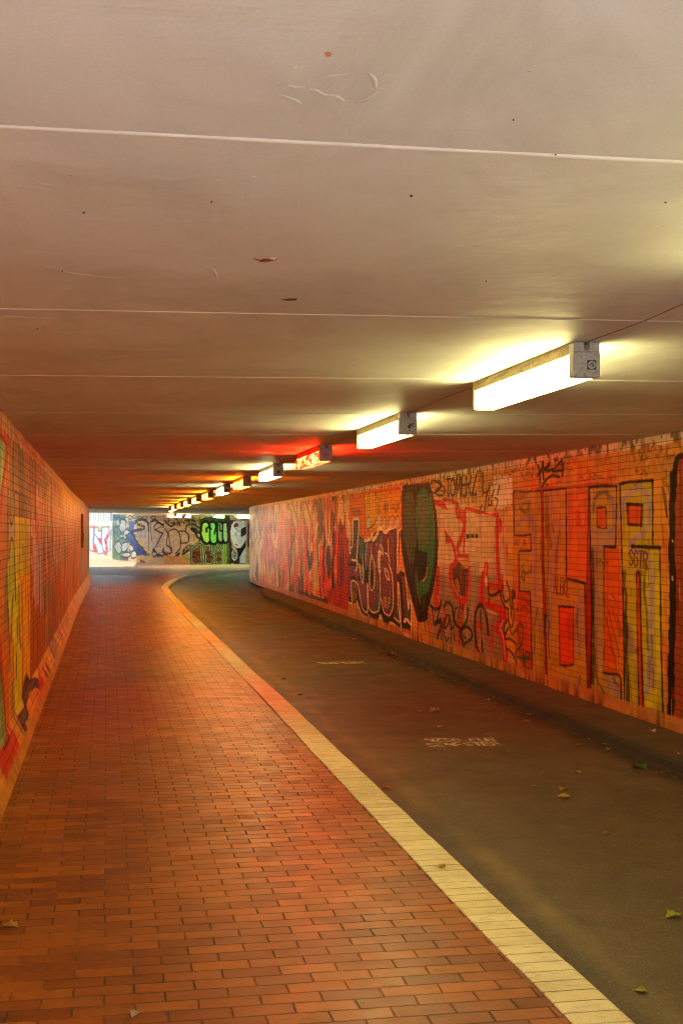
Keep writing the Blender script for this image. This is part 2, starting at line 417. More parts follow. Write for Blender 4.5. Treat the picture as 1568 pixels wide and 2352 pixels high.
def ceiling_material():
    m, nt, b = new_mat('painted_concrete_ceiling'); n = N(nt); oc = coords(n)
    big = noise(n, coords(n, (1,.8,1)), .8, 5, .55, .8); r0 = ramp(n, big, [(.3, (.55,.57,.565)), (.5, (.66,.685,.68)), (.72, (.73,.76,.765))])
    c = r0.outputs[0]
    st = noise(n, coords(n, (1.3,.7,1)), 1.4, 7, .65, 1.5); rs = ramp(n, st, [(.48, g(0)), (.8, g(1))])
    c = mixc(n, math_(n, 'MULTIPLY', rs.outputs[0], .55), c, (.42,.41,.36))
    pt = noise(n, oc, 2.1, 9, .7, 1.2); rp = ramp(n, pt, [(.58, g(0)), (.66, g(1))])
    c = mixc(n, math_(n, 'MULTIPLY', rp.outputs[0], .14), c, (.84,.83,.81))
    fp = ramp(n, noise(n, oc, 130, 3, .7), [(.3, g(.93)), (.7, g(1.04))])
    c = mixc(n, 1.0, c, fp.outputs[0], 'MULTIPLY')
    sp = noise(n, oc, 34, 4, .6); r2 = ramp(n, sp, [(.73, g(0)), (.75, g(1))])
    c = mixc(n, math_(n, 'MULTIPLY', r2.outputs[0], .5), c, (.25,.18,.12))
    n.l(c, b.inputs['Base Color'])
    rr = ramp(n, noise(n, oc, 2.5, 5), [(.3, g(.5)), (.75, g(.68))]); n.l(rr.outputs[0], b.inputs['Roughness']); b.inputs['Specular IOR Level'].default_value = .35
    w1 = noise(n, coords(n, (.7,1.4,1)), 1.9, 4, .5, .4); w2 = noise(n, oc, 5, 6, .55, .8); w3 = noise(n, oc, 60, 4, .6)
    h = math_(n, 'ADD', math_(n, 'MULTIPLY', w1, 5.0), math_(n, 'ADD', w2, math_(n, 'MULTIPLY', w3, .12)))
    bp = n('ShaderNodeBump'); bp.inputs['Strength'].default_value = .55; bp.inputs['Distance'].default_value = .006
    n.l(h, bp.inputs['Height']); n.l(bp.outputs[0], b.inputs['Normal'])
    return m
M_ceil = ceiling_material()

def plain(name, c, rough=.6, metal=0, var=.25, scale=14, dirt=None, bump=0.0):
    m, nt, b = new_mat(name); n = N(nt); oc = coords(n)
    nz = noise(n, oc, scale, 6, .65); r = ramp(n, nz, [(.3, tuple(v*(1-var) for v in c)), (.72, tuple(min(1, v*(1+var)) for v in c))])
    cc = r.outputs[0]
    if dirt:
        d = ramp(n, noise(n, oc, scale*2.3, 7, .75), [(.5, g(0)), (.68, g(1))]); cc = mixc(n, math_(n, 'MULTIPLY', d.outputs[0], .7), cc, dirt)
    n.l(cc, b.inputs['Base Color']); b.inputs['Roughness'].default_value = rough; b.inputs['Metallic'].default_value = metal
    if bump:
        bp = n('ShaderNodeBump'); bp.inputs['Strength'].default_value = .6; bp.inputs['Distance'].default_value = bump
        n.l(nz, bp.inputs['Height']); n.l(bp.outputs[0], b.inputs['Normal'])
    return m
M_sealant = plain('joint_sealant', (.78,.76,.70), .5, var=.08, scale=6)
M_cap = plain('grey_plastic', (.52,.55,.54), .5, var=.18, scale=25, dirt=(.12,.09,.06))
M_housing = plain('dirty_housing', (.36,.27,.13), .75, var=.35, scale=30, dirt=(.06,.045,.02))
M_black = plain('black_paint', (.012,.011,.010), .6, var=.2)
M_stick_w = plain('sticker_white', (.55,.58,.58), .5, var=.1)
M_stick_k = plain('sticker_dark', (.05,.07,.07), .5, var=.2)
M_stick_r = plain('sticker_red', (.5,.06,.04), .5, var=.2)
M_cable = plain('cable_sheath', (.28,.22,.15), .7)
M_conc = plain('weathered_concrete', (.42,.40,.36), .85, var=.2, scale=3, dirt=(.2,.18,.15), bump=.004)
M_ground = plain('outdoor_paving', (.68,.68,.67), .85, var=.15, scale=1.5, bump=.003)
M_rail = plain('white_rail_paint', (.8,.8,.8), .4, var=.05)
M_cabinet = plain('brown_cabinet_paint', (.13,.06,.03), .5, var=.25, scale=9, dirt=(.03,.02,.015))
M_chalk = plain('road_chalk', (.62,.5,.33), .9, var=.4, scale=60)
M_green = plain('shrub_leaves', (.05,.10,.03), .7, var=.4, scale=5)

def lamp_glass(name, core, edge, strength, amt=.0, mark=(.5,.05,.02)):
    m, nt, b = new_mat(name); n = N(nt); oc = coords(n, (1,1,1))
    nz = noise(n, coords(n, (5,1.6,7)), 3.0, 5, .7, .6)
    r = ramp(n, nz, [(max(.01, .5-amt), g(0)), (.62-amt*.3, g(1))])
    c = mixc(n, math_(n, 'MULTIPLY', r.outputs[0], 1.0 if amt else 0.0), core, edge)
    n.l(c, b.inputs['Emission Color']); b.inputs['Emission Strength'].default_value = strength
    b.inputs['Base Color'].default_value = (.6,.55,.45,1); b.inputs['Roughness'].default_value = .35
    return m
LS = 17.0
W = (1.0,.86,.33)
M_L = {
 'white':  lamp_glass('lit_cover_white', W, W, LS),
 'red':    lamp_glass('lit_cover_red', (1.0,.26,.04), (1.0,.002,.001), LS*1.6, .40),
 'orange': lamp_glass('lit_cover_orange', (1.0,.30,.012), (1.0,.05,.002), LS*2.1, .12),
 'yellow': lamp_glass('lit_cover_yellow', (1.0,.50,.04), (1.0,.25,.006), LS*1.3, .0001),
 'green':  lamp_glass('lit_cover_green', (.35,1.0,.22), (.25,1.0,.2), LS*1.3),
 'cold':   lamp_glass('lit_cover_cold', (.95,.95,.75), (.95,.95,.75), LS*1.3),
}
M_red_h = plain('red_painted_housing', (.45,.03,.02), .5, var=.2)
M_or_h = plain('orange_stained_housing', (.40,.16,.04), .6, var=.3, dirt=(.07,.03,.01))

# ------------------------------------------------------------------ RIGHT WALL
def arc(c, r, a0, a1, n): return [(c[0]+r*math.cos(R(a0+(a1-a0)*i/n)), c[1]+r*math.sin(R(a0+(a1-a0)*i/n))) for i in range(n+1)]
XR = 4.47; Y0 = -1.2
pr = [(XR, Y0), (XR, 38.5)] + arc((XR+45, 38.5), 45, 180, 173, 8)[1:]
e = pr[-1]; ax, ay = e[0]+4*math.cos(R(-7)), e[1]+4*math.sin(R(-7))
pr += arc((ax, ay), 4, 173, 95, 14)[1:] + [(20, pr[-1][1]+4.6)]
e2 = arc((ax, ay), 4, 173, 95, 14)[-1]; pr[-1] = (22, e2[1]+1.4)
PR = Path(pr)
def cols(path, Lmax, X, cap, lo=.007, near=6.5):
    s = [0.0]
    while s[-1] < Lmax:
        Y = s[-1]+Y0; d = max(Y, near)
        st = cap if Y < near-1 else min(cap, max(lo, d*d/(abs(X)*1283)/2.1))
        s.append(s[-1]+st)
    return np.array(s)
S_r = cols(PR, 52.0, XR, .035); Z_r = np.linspace(-.02, HC+.01, 300)
C = Canvas(PR, S_r, Z_r)
SS, ZZ = np.meshgrid(S_r, Z_r)
YY = SS+Y0
base = np.array(lin((222,158,82)))
C.img[:] = base
C.img *= (.88+.24*C.n2)[...,None]
def D(C_): C_.crop(0, 0, 1.74171)           # use picture pixels of the 1568-wide view
A_ = lambda: C.crop(1700,1680,.65753,1.8)
B_ = lambda: C.crop(1700,1800,.31888,1.8)
C_ = lambda: C.crop(1700,2300,.31888,1.8)
D_ = lambda: C.crop(2000,1780,.26368,1.8)
E_ = lambda: C.crop(2200,1750,.33865,1.8)
F_ = lambda: C.crop(2200,2300,.33865,1.8)
G_ = lambda: C.crop(1350,2020,.28699,2.3)
H_ = lambda: C.crop(970,1960,.27423)
K2 = lambda: C.crop(960,1850,.5357,1.8)
BK = (16,11,9)
# --- orange ground coat of the near half
A_()
C.poly([(528,400),(700,300),(900,225),(1250,250),(1500,300),(1500,1900),(1000,1715),(620,1560),(560,1500),(500,1400),(500,1100),(545,980),(528,800)], (228,104,20), .92, rough=.05)
C.poly([(528,400),(700,300),(900,225),(1250,250),(1500,300),(1500,1900),(1000,1715),(620,1560),(560,1500),(500,1400),(500,1100),(545,980),(528,800)], (228,160,44), .9, rough=.05, fade=.44)
C.poly([(1080,80),(1568,60),(1568,330),(1380,350),(1150,300)], (222,150,58), .8, rough=.1, fade=.35)
C.poly([(860,440),(1000,420),(1000,980),(858,960)], (232,96,20), .7, fade=.42)
C.poly([(530,540),(700,400),(850,405),(1000,380),(1160,385),(1000,410),(855,420),(700,435),(535,436)], (190,60,20), .9)
C.poly([(560,1040),(640,1045),(650,1560),(600,1500),(560,1400)], (222,66,22), .85, rough=.03)
# near brown panel
C.poly([(1522,240),(1568,222),(1600,220),(1600,1930),(1500,1880)], (158,62,34), .95)
C.poly([(1522,900),(1600,900),(1600,1930),(1500,1880)], (130,44,28), .6, fade=.5)
# letter fills
L1 = [(537,432),(703,432),(708,900),(735,1612),(650,1572),(640,1045),(572,1040),(567,797),(643,795),(640,698),(541,702)]
L2 = [(716,430),(855,415),(858,965),(968,992),(975,1300),(992,1712),(740,1620),(722,900)]
L3 = [(997,410),(1163,402),(1157,775),(1087,770),(1085,1540),(1150,1545),(1185,1562),(1193,1772),(1005,1705),(1012,1100),(1003,770)]
L4 = [(1182,390),(1380,368),(1382,770),(1425,778),(1432,1350),(1446,1852),(1212,1780),(1205,1200),(1195,800)]
for Lp, c in ((L1,(200,160,56)),(L2,(200,154,56)),(L3,(200,166,50)),(L4,(204,180,40))):
    C.poly(Lp, c, .95)
C.poly([(1000,780),(1085,780),(1085,1540),(1185,1600),(1190,1760),(1010,1700)], (180,150,70), .6, fade=.45)
C.poly([(1330,800),(1425,790),(1440,1840),(1340,1790)], (226,204,34), .85)
C.poly([(1215,900),(1280,900),(1290,1800),(1222,1770)], (206,186,60), .7, fade=.4)
C.poly([(870,970),(1015,990),(1010,1705),(995,1710),(975,1300),(968,992),(870,972)], (196,52,20), .9)
C.poly([(988,420),(1000,410),(1008,1000),(1008,1700),(994,1700),(975,1100)], (170,40,14), .95)
C.poly([(704,432),(716,430),(722,900),(748,1630),(733,1612),(708,900)], (186,30,16), .98)
C.poly([(1089,775),(1157,778),(1180,780),(1195,800),(1205,1200),(1207,1560),(1150,1543),(1087,1536)], (230,96,18), .95)
C.poly([(1089,775),(1157,778),(1180,780),(1195,800),(1205,1200),(1207,1560),(1150,1543),(1087,1536)], (226,140,40), .7, fade=.52)
C.poly([(1283,935),(1292,915),(1304,935),(1311,1300),(1327,1822),(1300,1808),(1288,1300)], (226,74,22), .98)
for bx, c in (([(812,1135),(900,1138),(901,1490),(818,1492)],(232,72,16)),([(1042,535),(1097,530),(1100,655),(1047,650)],(228,100,24)),([(1227,512),(1318,515),(1312,640),(1232,632)],(232,84,26))):
    C.poly(bx, c, .98)
# lavender / grey-green soft sprays
LV = (164,142,146); TG = (70,86,72)
for P, w, c, a in [
  ([(1022,550),(1035,470),(1090,440),(1130,480)], .035, TG, .8), ([(1130,480),(1150,560),(1152,630),(1120,680),(1070,692),(1012,676)], .04, LV, .85),
  ([(1020,740),(1060,750),(1140,740),(1150,700)], .09, LV, .5),
  ([(1190,600),(1203,500),(1250,435),(1310,420),(1350,470),(1362,570),(1335,680),(1272,722),(1252,760),(1260,800),(1330,812),(1368,860),(1375,1000),(1372,1250),(1362,1450),(1350,1660)], .045, (170,150,150), .85),
  ([(1040,800),(1045,1000),(1050,1300),(1060,1500)], .07, LV, .45), ([(1120,1580),(1170,1660),(1190,1690)], .09, LV, .55),
  ([(640,600),(660,640),(665,800),(670,1000),(690,1250)], .07, LV, .6), ([(560,640),(600,600),(640,600)], .04, LV, .6),
  ([(800,650),(830,640),(850,660)], .04, LV, .8), ([(790,700),(780,800),(770,900),(765,1100),(755,1300)], .05, LV, .7),
  ([(815,680),(800,800),(790,950)], .03, (90,70,70), .7), ([(760,480),(780,560),(790,600)], .12, (160,120,100), .5),
  ([(930,1150),(935,1300),(930,1400)], .09, LV, .5), ([(850,1580),(900,1640),(930,1600)], .07, LV, .5),
  ([(940,1060),(945,1200)], .06, LV, .4), ([(1235,1280),(1240,1400)], .09, (140,100,110), .6), ([(1375,1480),(1380,1600)], .08, (150,100,120), .6)]:
    C.stroke(P, w*1.25, c, min(.95, a+.05), soft=.02, wear=.2)
GD = (22,40,30)
for P, w, a in [
  ([(1012,790),(1020,1000),(1020,1200)], .05, .85), ([(1018,1200),(1022,1350),(1018,1600)], .04, .9), ([(1032,1400),(1040,1560),(1075,1640),(1112,1695)], .025, .75),
  ([(1212,925),(1208,1000),(1220,1080),(1215,1200)], .035, .9), ([(1215,1200),(1222,1300),(1218,1420),(1228,1560),(1230,1730)], .05, .9),
  ([(1340,880),(1330,1030),(1345,1160),(1348,1300),(1352,1395)], .024, .85), ([(1378,1310),(1380,1440)], .015, .7),
  ([(735,470),(740,600),(745,700),(760,760)], .08, .6), ([(740,1030),(745,1180)], .06, .6), ([(750,640),(768,630),(780,680)], .025, .7), ([(745,790),(748,860),(742,980)], .03, .6),
  ([(735,1185),(752,1240),(748,1330),(755,1460)], .018, .9), ([(680,1150),(672,1210),(660,1260),(665,1350),(660,1420)], .018, .9),
  ([(598,880),(590,900),(605,930)], .02, .8), ([(592,925),(585,955),(600,975),(605,940),(640,925)], .022, .85), ([(645,880),(640,925)], .022, .7),
  ([(580,540),(610,560),(635,520)], .05, .6), ([(590,510),(640,500)], .05, .5), ([(925,1160),(918,1250)], .03, .6), ([(940,1560),(935,1620)], .03, .6), ([(1140,1570),(1170,1620)], .03, .5)]:
    C.stroke(P, w, GD, a, soft=.012, wear=.3)
for P in ([(1115,1160),(1135,1260),(1160,1350),(1180,1440)],[(1140,1160),(1160,1230),(1185,1320)],[(1100,1200),(1120,1300),(1140,1420)],[(1120,1380),(1150,1440),(1160,1520)],[(1130,1060),(1160,1100)],[(1160,1180),(1200,1310)]):
    C.stroke(P, .014, (90,44,20), .75, wear=.3)
# outlines
for P in (L1[:1]+L1[1:2], ): pass
def ln(P, w=.022, a=.97, c=BK): C.stroke(P, w, c, a, curve=False, soft=.005, rough=.008)
ln([(537,432),(620,436),(703,432)], .02, .8); ln([(537,432),(541,702),(600,704),(640,695),(643,795),(567,797),(572,1040),(638,1046),(645,1300),(650,1572)])
ln([(703,432),(708,700),(710,900),(722,1250),(733,1612)], .014); ln([(716,430),(722,900),(736,1300),(740,1620)], .014)
ln([(716,430),(780,425),(856,415)], .022); ln([(856,415),(858,965)], .022); ln([(858,965),(968,992)], .03); ln([(968,992),(972,1150),(978,1400),(992,1712)], .016)
ln([(812,1135),(900,1138)], .024); ln([(900,1138),(900,1490)], .013); ln([(812,1135),(818,1488)], .014); ln([(818,1488),(850,1497),(870,1495)], .022); ln([(878,1496),(900,1485)], .022)
ln([(995,412),(1050,405),(1163,402)], .026); ln([(997,410),(1003,770),(1012,1100),(1010,1400),(1003,1708)], .02); ln([(1163,402),(1157,775)], .016); ln([(1157,775),(1087,770)], .026); ln([(1087,770),(1085,1540)], .013)
C.stroke([(1085,1538),(1120,1545),(1165,1548),(1187,1570),(1190,1640),(1193,1772)], .022, BK, .95)
ln([(1042,535),(1097,530)], .02); ln([(1097,530),(1100,655)], .012); ln([(1042,535),(1046,650)], .012); ln([(1046,650),(1075,660),(1100,657)], .016)
ln([(1182,390),(1230,378),(1380,368)], .03); ln([(1182,390),(1195,800),(1205,1200),(1212,1778)], .018); ln([(1380,368),(1382,770)], .018); ln([(1258,770),(1330,772),(1425,778)], .034); ln([(1425,778),(1432,1350),(1446,1855)], .018)
ln([(1225,512),(1318,517)], .03); ln([(1318,517),(1312,642)], .02); ln([(1227,512),(1232,632)], .02); ln([(1232,634),(1312,642)], .026)
ln([(1283,935),(1292,917),(1304,938),(1311,1300),(1327,1824)], .018); ln([(1283,935),(1288,1300),(1300,1808)], .013)
C.stroke([(1600,215),(1545,222),(1524,255),(1514,340),(1506,480)], .05, BK, .97)
C.stroke([(1508,330),(1500,600),(1499,900),(1503,1100),(1495,1480),(1492,1885)], .07, BK, .98, rough=.02)
ln([(1480,1480),(1478,1700),(1484,1860)], .02, .85); ln([(1440,640),(1448,760)], .015, .5); C.stroke([(1450,420),(1462,500),(1468,590)], .015, (50,35,20), .7)
E_()
C.stroke([(1330,540),(1345,520),(1365,545),(1350,565),(1330,560)], .012, BK, .8); C.stroke([(1320,590),(1345,750),(1365,880),(1380,940)], .018, BK, .7); C.stroke([(1385,560),(1420,700)], .016, BK, .7)
for q in ((1440,1215),(1437,1645),(1437,1670)): C.stroke([q,(q[0]+4,q[1]+12)], .012, (230,210,170), .9)
C.text('SGTR', (925,1500), (1145,1545), .13, .014, (112,24,30), seed=3)
C.text('R', (300,975), (350,975), .08, .014, (214,40,20), seed=3); C.text('MU', (300,1060), (400,1062), .06, .012, (214,40,20), seed=5)
F_(); C.text('ALEKE', (40,215), (225,262), .17, .013, (104,22,26), seed=4)
C.stroke([(520,1490),(600,1530),(700,1570),(790,1600)], .06, (160,52,34), .5, wear=.5)
# tag at the top
D_()
for P in ([(600,570),(598,430),(572,300),(585,225),(618,205),(642,260),(632,340),(600,400)],[(645,340),(648,235),(690,198),(722,240),(712,330),(660,362),(725,402)],[(745,150),(742,260),(732,385),(790,362)],[(815,235),(860,212),(922,228),(850,330),(790,402),(870,392),(950,384)],[(922,228),(948,330),(940,462)],[(560,475),(600,412),(700,372)],[(895,487),(790,462),(712,510),(655,585),(625,645)],[(650,430),(655,522)]):
    C.stroke(P, .03, BK, .96, taper=False)
C.stroke([(660,240),(730,190),(745,150)], .05, BK, .9)
C.text('AUETM', (320,530), (490,515), .07, .007, (60,34,20), seed=8, alpha=.8)
C.text('UEZ', (205,1505), (290,1515), .055, .008, (50,28,18), seed=9); C.text('TM', (335,1515), (385,1520), .055, .008, (50,28,18), seed=10)
C.stroke([(225,1000),(240,760),(265,790),(285,960),(230,1000)], .01, (150,50,24), .8); C.text('UN', (300,830), (370,830), .06, .009, (150,50,24), seed=11)

# --- pale field with the red outlined figure
B_()
field = [(60,540),(170,520),(420,620),(500,700),(930,780),(960,900),(1000,1000),(1030,1240),(1050,1500),(1000,1700),(960,1800)]
C.poly([(60,560),(170,600),(420,640),(500,700),(920,790),(960,900),(1010,1000),(1010,1400),(985,1760),(980,1882),(60,1882)], (236,180,134), .95, rough=.02)
C.poly([(60,1450),(930,1400),(985,1760),(980,1882),(60,1882)], (190,134,106), .6, fade=.35)
C.poly([(980,820),(1090,700),(1095,1200),(1060,1300),(980,1200)], (236,176,104), .8, rough=.04)
C_()
C.poly([(60,0),(980,0),(1005,450),(1010,950),(1000,1110),(500,1000),(60,830)], (160,108,86), .95)
C.poly([(60,0),(980,0),(1005,450),(1010,950),(1000,1110),(500,1000),(60,830)], (196,136,104), .6, fade=.5)
C.poly([(740,140),(940,200),(960,420),(760,370)], (206,112,48), .9)
B_()
# black letters over it
C.poly([(870,330),(950,330),(1000,320),(1090,330),(1090,680),(960,740),(870,720),(830,500)], (250,226,186), .95, curve=False, rough=.03)
for u in range(5): C.stroke([(880+u*45,360+random.uniform(-20,20)),(884+u*45,560),(880+u*45,700)], .03, (252,232,196), .8, wear=.6)
C.stroke([(60,440),(100,380),(170,420),(240,480),(225,560),(150,560),(140,500),(200,470)], .03, BK, .9)
C.stroke([(110,380),(150,370),(200,450),(120,540),(60,520)], .035, BK, .85); C.stroke([(190,340),(185,470)], .018, BK, .8); C.stroke([(145,500),(230,520)], .02, BK, .8)
for i, (x0, ch) in enumerate(((255,'T'),(315,'O'),(385,'M'),(455,'E'),(515,'R'),(585,'Z'),(690,'I'))):
    yb = 585-i*4; C.text(ch, (x0,yb), (x0+56,yb-2), .23+.012*i, .034, BK, seed=20+i, jit=.04, alpha=.95, wear=.15)
for x in (300,345,450,500,540,600,640): C.stroke([(x,540),(x-6,640),(x-4,700+random.uniform(-40,30))], .022, BK, .8, wear=.4)
C.stroke([(810,450),(770,560),(755,660),(742,790)], .03, BK, .95); C.stroke([(735,540),(790,520)], .03, BK, .9)
C.stroke([(860,500),(835,590)], .03, BK, .92); C.stroke([(930,450),(905,560)], .03, BK, .92); C.stroke([(800,600),(785,680),(825,690),(830,640)], .026, BK, .92); C.stroke([(870,600),(905,620),(900,680),(875,750)], .024, BK, .92); C.stroke([(715,690),(690,740)], .024, BK, .9)
RD = (224,32,18)
def rs_(P, w=.06, c=RD, a=.97, **k): C.stroke(P, w, c, a, curve=False, soft=.008, rough=.02, **k)
C.poly([(65,560),(100,620),(235,640),(290,760),(130,690)], RD, .97)
rs_([(235,622),(330,640),(410,672)], .05)
C.poly([(410,672),(372,740),(395,840),(490,912),(500,740),(440,740)], (226,72,26), .95)
rs_([(410,680),(382,750),(405,840),(488,905)], .05); rs_([(498,760),(494,912)], .06)
C.poly([(500,712),(640,735),(800,800),(925,782),(915,850),(780,812),(650,800),(505,752)], RD, .97)
rs_([(908,850),(898,980),(900,1200),(908,1400),(930,1740)], .14); rs_([(935,910),(930,1000)], .1); rs_([(975,980),(978,1170)], .025, a=.8); rs_([(1020,1180),(1026,1330)], .025, a=.8)
rs_([(945,1720),(780,1692)], .06)
C.stroke([(935,960),(930,1150),(945,1340)], .015, (240,190,150), .8)
rs_([(494,912),(490,1000),(440,1130),(405,1235)], .09); rs_([(498,980),(480,1290)], .05)
C.poly([(235,985),(345,1140),(262,1188)], RD, .97); C.poly([(252,1040),(292,1075),(278,1150),(262,1140)], (140,80,50), .95)
rs_([(330,1150),(370,1260),(385,1400)], .07)
C.poly([(395,1230),(420,1270),(440,1300),(555,1300),(550,1360),(400,1350)], RD, .9)
C.poly([(385,1400),(555,1360),(555,1490),(530,1460),(470,1500),(430,1430)], (222,128,50), .9)
C.poly([(390,1405),(440,1440),(470,1500),(520,1480),(550,1490),(545,1700),(510,1850),(480,1870),(400,1750),(340,1640),(330,1500)], (120,56,36), .97)
C.poly([(370,1640),(400,1600),(435,1680),(430,1790),(390,1740)], (226,110,40), .97)
C.stroke([(360,1650),(385,1590),(420,1620),(440,1740),(475,1870)], .02, BK, .9); C.stroke([(395,1410),(450,1440),(480,1560),(485,1880)], .02, BK, .9); C.stroke([(480,1470),(520,1530),(545,1480)], .02, BK, .9)
rs_([(385,1400),(322,1470),(312,1560),(330,1690),(380,1800),(430,1900),(490,1920)], .09); rs_([(552,1480),(545,1700),(512,1880)], .06)
C.stroke([(335,1640),(370,1740),(410,1830)], .012, (250,200,150), .9)
rs_([(766,1450),(752,1560),(722,1700),(700,1882)], .09); C.stroke([(762,1460),(740,1640),(716,1850)], .012, (250,200,150), .8)
C.poly([(745,1600),(775,1580),(780,1690),(755,1710)], (250,214,150), .9)
C.poly([(150,1440),(180,1480),(190,1680),(150,1882),(105,1882),(130,1600)], RD, .93); C.poly([(150,1540),(165,1560),(168,1700),(148,1740),(138,1640)], (120,50,34), .9)
# little stickers
C.poly([(512,1058),(664,1056),(664,1108),(514,1108)], (14,12,12), .98); C.poly([(545,1064),(580,1064),(580,1104),(546,1104)], (170,160,140), .9); C.poly([(600,1062),(634,1062),(634,1104),(601,1104)], (190,170,140), .9); C.text('UN', (604,1098), (630,1098), .02, .005, BK, seed=2); C.text('E', (553,1098), (570,1098), .02, .005, BK, seed=2)
C_()
rs_([(722,0),(705,180),(692,350)], .09); rs_([(692,350),(860,400),(985,455)], .09); rs_([(985,440),(1000,500),(940,590),(905,680)], .14); rs_([(905,680),(975,790),(1005,950),(1000,1080),(990,1180)], .1)
C.stroke([(975,575),(935,665),(975,770),(990,920),(1000,1050)], .014, (250,190,150), .85)
rs_([(480,300),(470,400),(440,560),(425,760),(420,990)], .08); C.stroke([(505,370),(500,480),(520,680),(522,830)], .014, (250,180,110), .85)
rs_([(930,190),(950,100)], .1); rs_([(140,180),(130,340),(160,380)], .12); rs_([(50,430),(55,600),(45,850)], .05, a=.8)
for (x, y) in ((640,900),(700,700),(760,760),(820,880),(840,760),(240,500),(190,650),(640,640)): rs_([(x,y-90),(x+6,y+60)], .09, a=.75, wear=.8)
C.stroke([(760,430),(830,465),(885,490)], .035, (240,170,110), .85)
# big black scrawl along the bottom
for P, w in (([(60,380),(120,430),(185,400),(200,330)], .05), ([(185,400),(150,560),(120,600)], .035), ([(85,390),(105,620)], .035),
  ([(120,620),(190,560),(200,640),(160,760),(145,860)], .05), ([(130,610),(185,590)], .05), ([(215,620),(205,780),(205,880)], .03),
  ([(240,660),(250,560),(285,500),(300,560),(270,650),(240,670)], .035), ([(232,540),(228,700),(270,830),(290,780)], .03), ([(310,540),(325,660),(355,660)], .035), ([(322,640),(325,900)], .022),
  ([(235,400),(270,345),(330,380),(350,470),(365,590),(450,690)], .045), ([(400,420),(375,430),(365,540),(380,600)], .03), ([(435,390),(400,590)], .028),
  ([(468,380),(462,680),(455,800),(490,940)], .03), ([(535,420),(520,570),(450,690),(440,760),(480,830)], .04), ([(450,690),(520,650),(580,710),(575,800),(500,860),(460,960)], .04), ([(475,760),(510,800)], .03), ([(355,720),(370,820)], .025),
  ([(640,900),(620,620),(640,440),(690,380),(740,430),(780,620),(790,740)], .055), ([(692,440),(695,560),(702,700)], .03), ([(712,830),(718,960)], .04), ([(640,900),(690,990)], .03),
  ([(790,160),(800,250),(870,250),(930,200)], .04), ([(800,300),(800,350)], .035),
  ([(940,210),(960,330),(1010,410),(1040,440)], .028), ([(975,140),(965,230),(1000,330),(1045,310)], .028), ([(1020,90),(1050,180),(1055,260)], .028), ([(1060,270),(1070,380),(1100,400),(1085,280)], .028),
  ([(1040,420),(1040,560),(1080,660),(1110,520),(1105,440),(1080,420),(1075,520)], .024), ([(1035,560),(985,650),(1000,740),(1040,660)], .028), ([(1040,560),(1085,740),(1150,670)], .024), ([(1100,230),(1105,260)], .09),
  ([(1000,740),(1005,800),(1060,800),(1130,860),(1148,900)], .028), ([(1020,920),(1080,970),(1135,1080),(1140,1160),(1100,1165),(1020,1120)], .028)):
    C.stroke(P, w, BK, .93, wear=.1)
C.stroke([(1120,440),(1200,430),(1240,400),(1290,460)], .05, (60,20,14), .5, wear=.4); C.stroke([(1160,280),(1250,300),(1300,360)], .05, (60,20,14), .4, wear=.4)
C.stroke([(100,870),(450,1000),(700,1080)], .08, (60,36,20), .45, wear=.6)
for P in ([(1160,760),(1160,650),(1190,610),(1225,680),(1210,860),(1140,960),(1140,1020),(1220,1040),(1290,1030)],[(1225,920),(1222,1050),(1228,1180)],[(1250,1060),(1300,1060),(1300,980),(1265,975),(1245,1060),(1250,1150),(1310,1180)]):
    C.stroke(P, .028, (22,88,58), .92)

# --- green and black oval
K2()
ov = [(1215,180),(1270,110),(1350,100),(1400,130),(1450,290),(1475,500),(1472,750),(1440,950),(1405,1090),(1395,1170),(1330,1190),(1300,1100),(1250,900),(1212,700),(1196,500),(1198,300)]
C.poly(ov, (30,19,13), .98, curve=True, rough=.02)
C.poly([(1262,105),(1390,95),(1400,170),(1290,170)], (150,30,16), .8, rough=.05, fade=.3)
C.poly([(1218,330),(1240,230),(1290,240),(1310,400),(1315,640),(1290,760),(1250,700),(1222,560)], (66,82,52), .93, curve=True, rough=.03)
C.poly([(1320,240),(1360,190),(1400,210),(1440,360),(1452,560),(1440,780),(1400,980),(1360,1062),(1325,1000),(1305,860),(1330,640),(1310,420)], (48,122,62), .96, curve=True, rough=.02)
C.poly([(1330,250),(1370,230),(1400,330),(1405,560),(1380,640),(1340,600),(1325,430)], (92,106,76), .8, curve=True, fade=.3)
C.poly([(1305,620),(1345,660),(1390,680),(1392,800),(1360,890),(1330,880),(1310,800)], (14,11,9), .96, curve=True, rough=.03)
C.poly([(1340,1010),(1420,960),(1400,1100),(1370,1170),(1330,1180)], (16,11,9), .9, rough=.03)
C.stroke([(1395,780),(1385,860),(1350,890)], .03, (230,150,60), .8, wear=.6); C.stroke([(1250,600),(1265,760),(1275,840)], .012, (180,120,50), .7); C.stroke([(1320,780),(1330,980),(1350,1060)], .012, (180,120,50), .7)
C.stroke([(1420,230),(1440,380),(1452,560)], .016, (200,90,40), .8); C.stroke([(1400,1120),(1420,1160)], .02, BK, .9)
for x, y0, y1 in ((1330,1180,1300),(1378,1180,1250),(1400,1150,1220)): C.stroke([(x,y0),(x+2,y1)], .035, BK, .85, wear=.3)
for i in range(14):
    x = random.uniform(1225,1440); y = random.uniform(250,900); C.stroke([(x,y),(x+2,y+random.uniform(20,70))], .012, random.choice([(150,120,50),(20,30,20),(120,50,20),(90,120,80)]), .7)

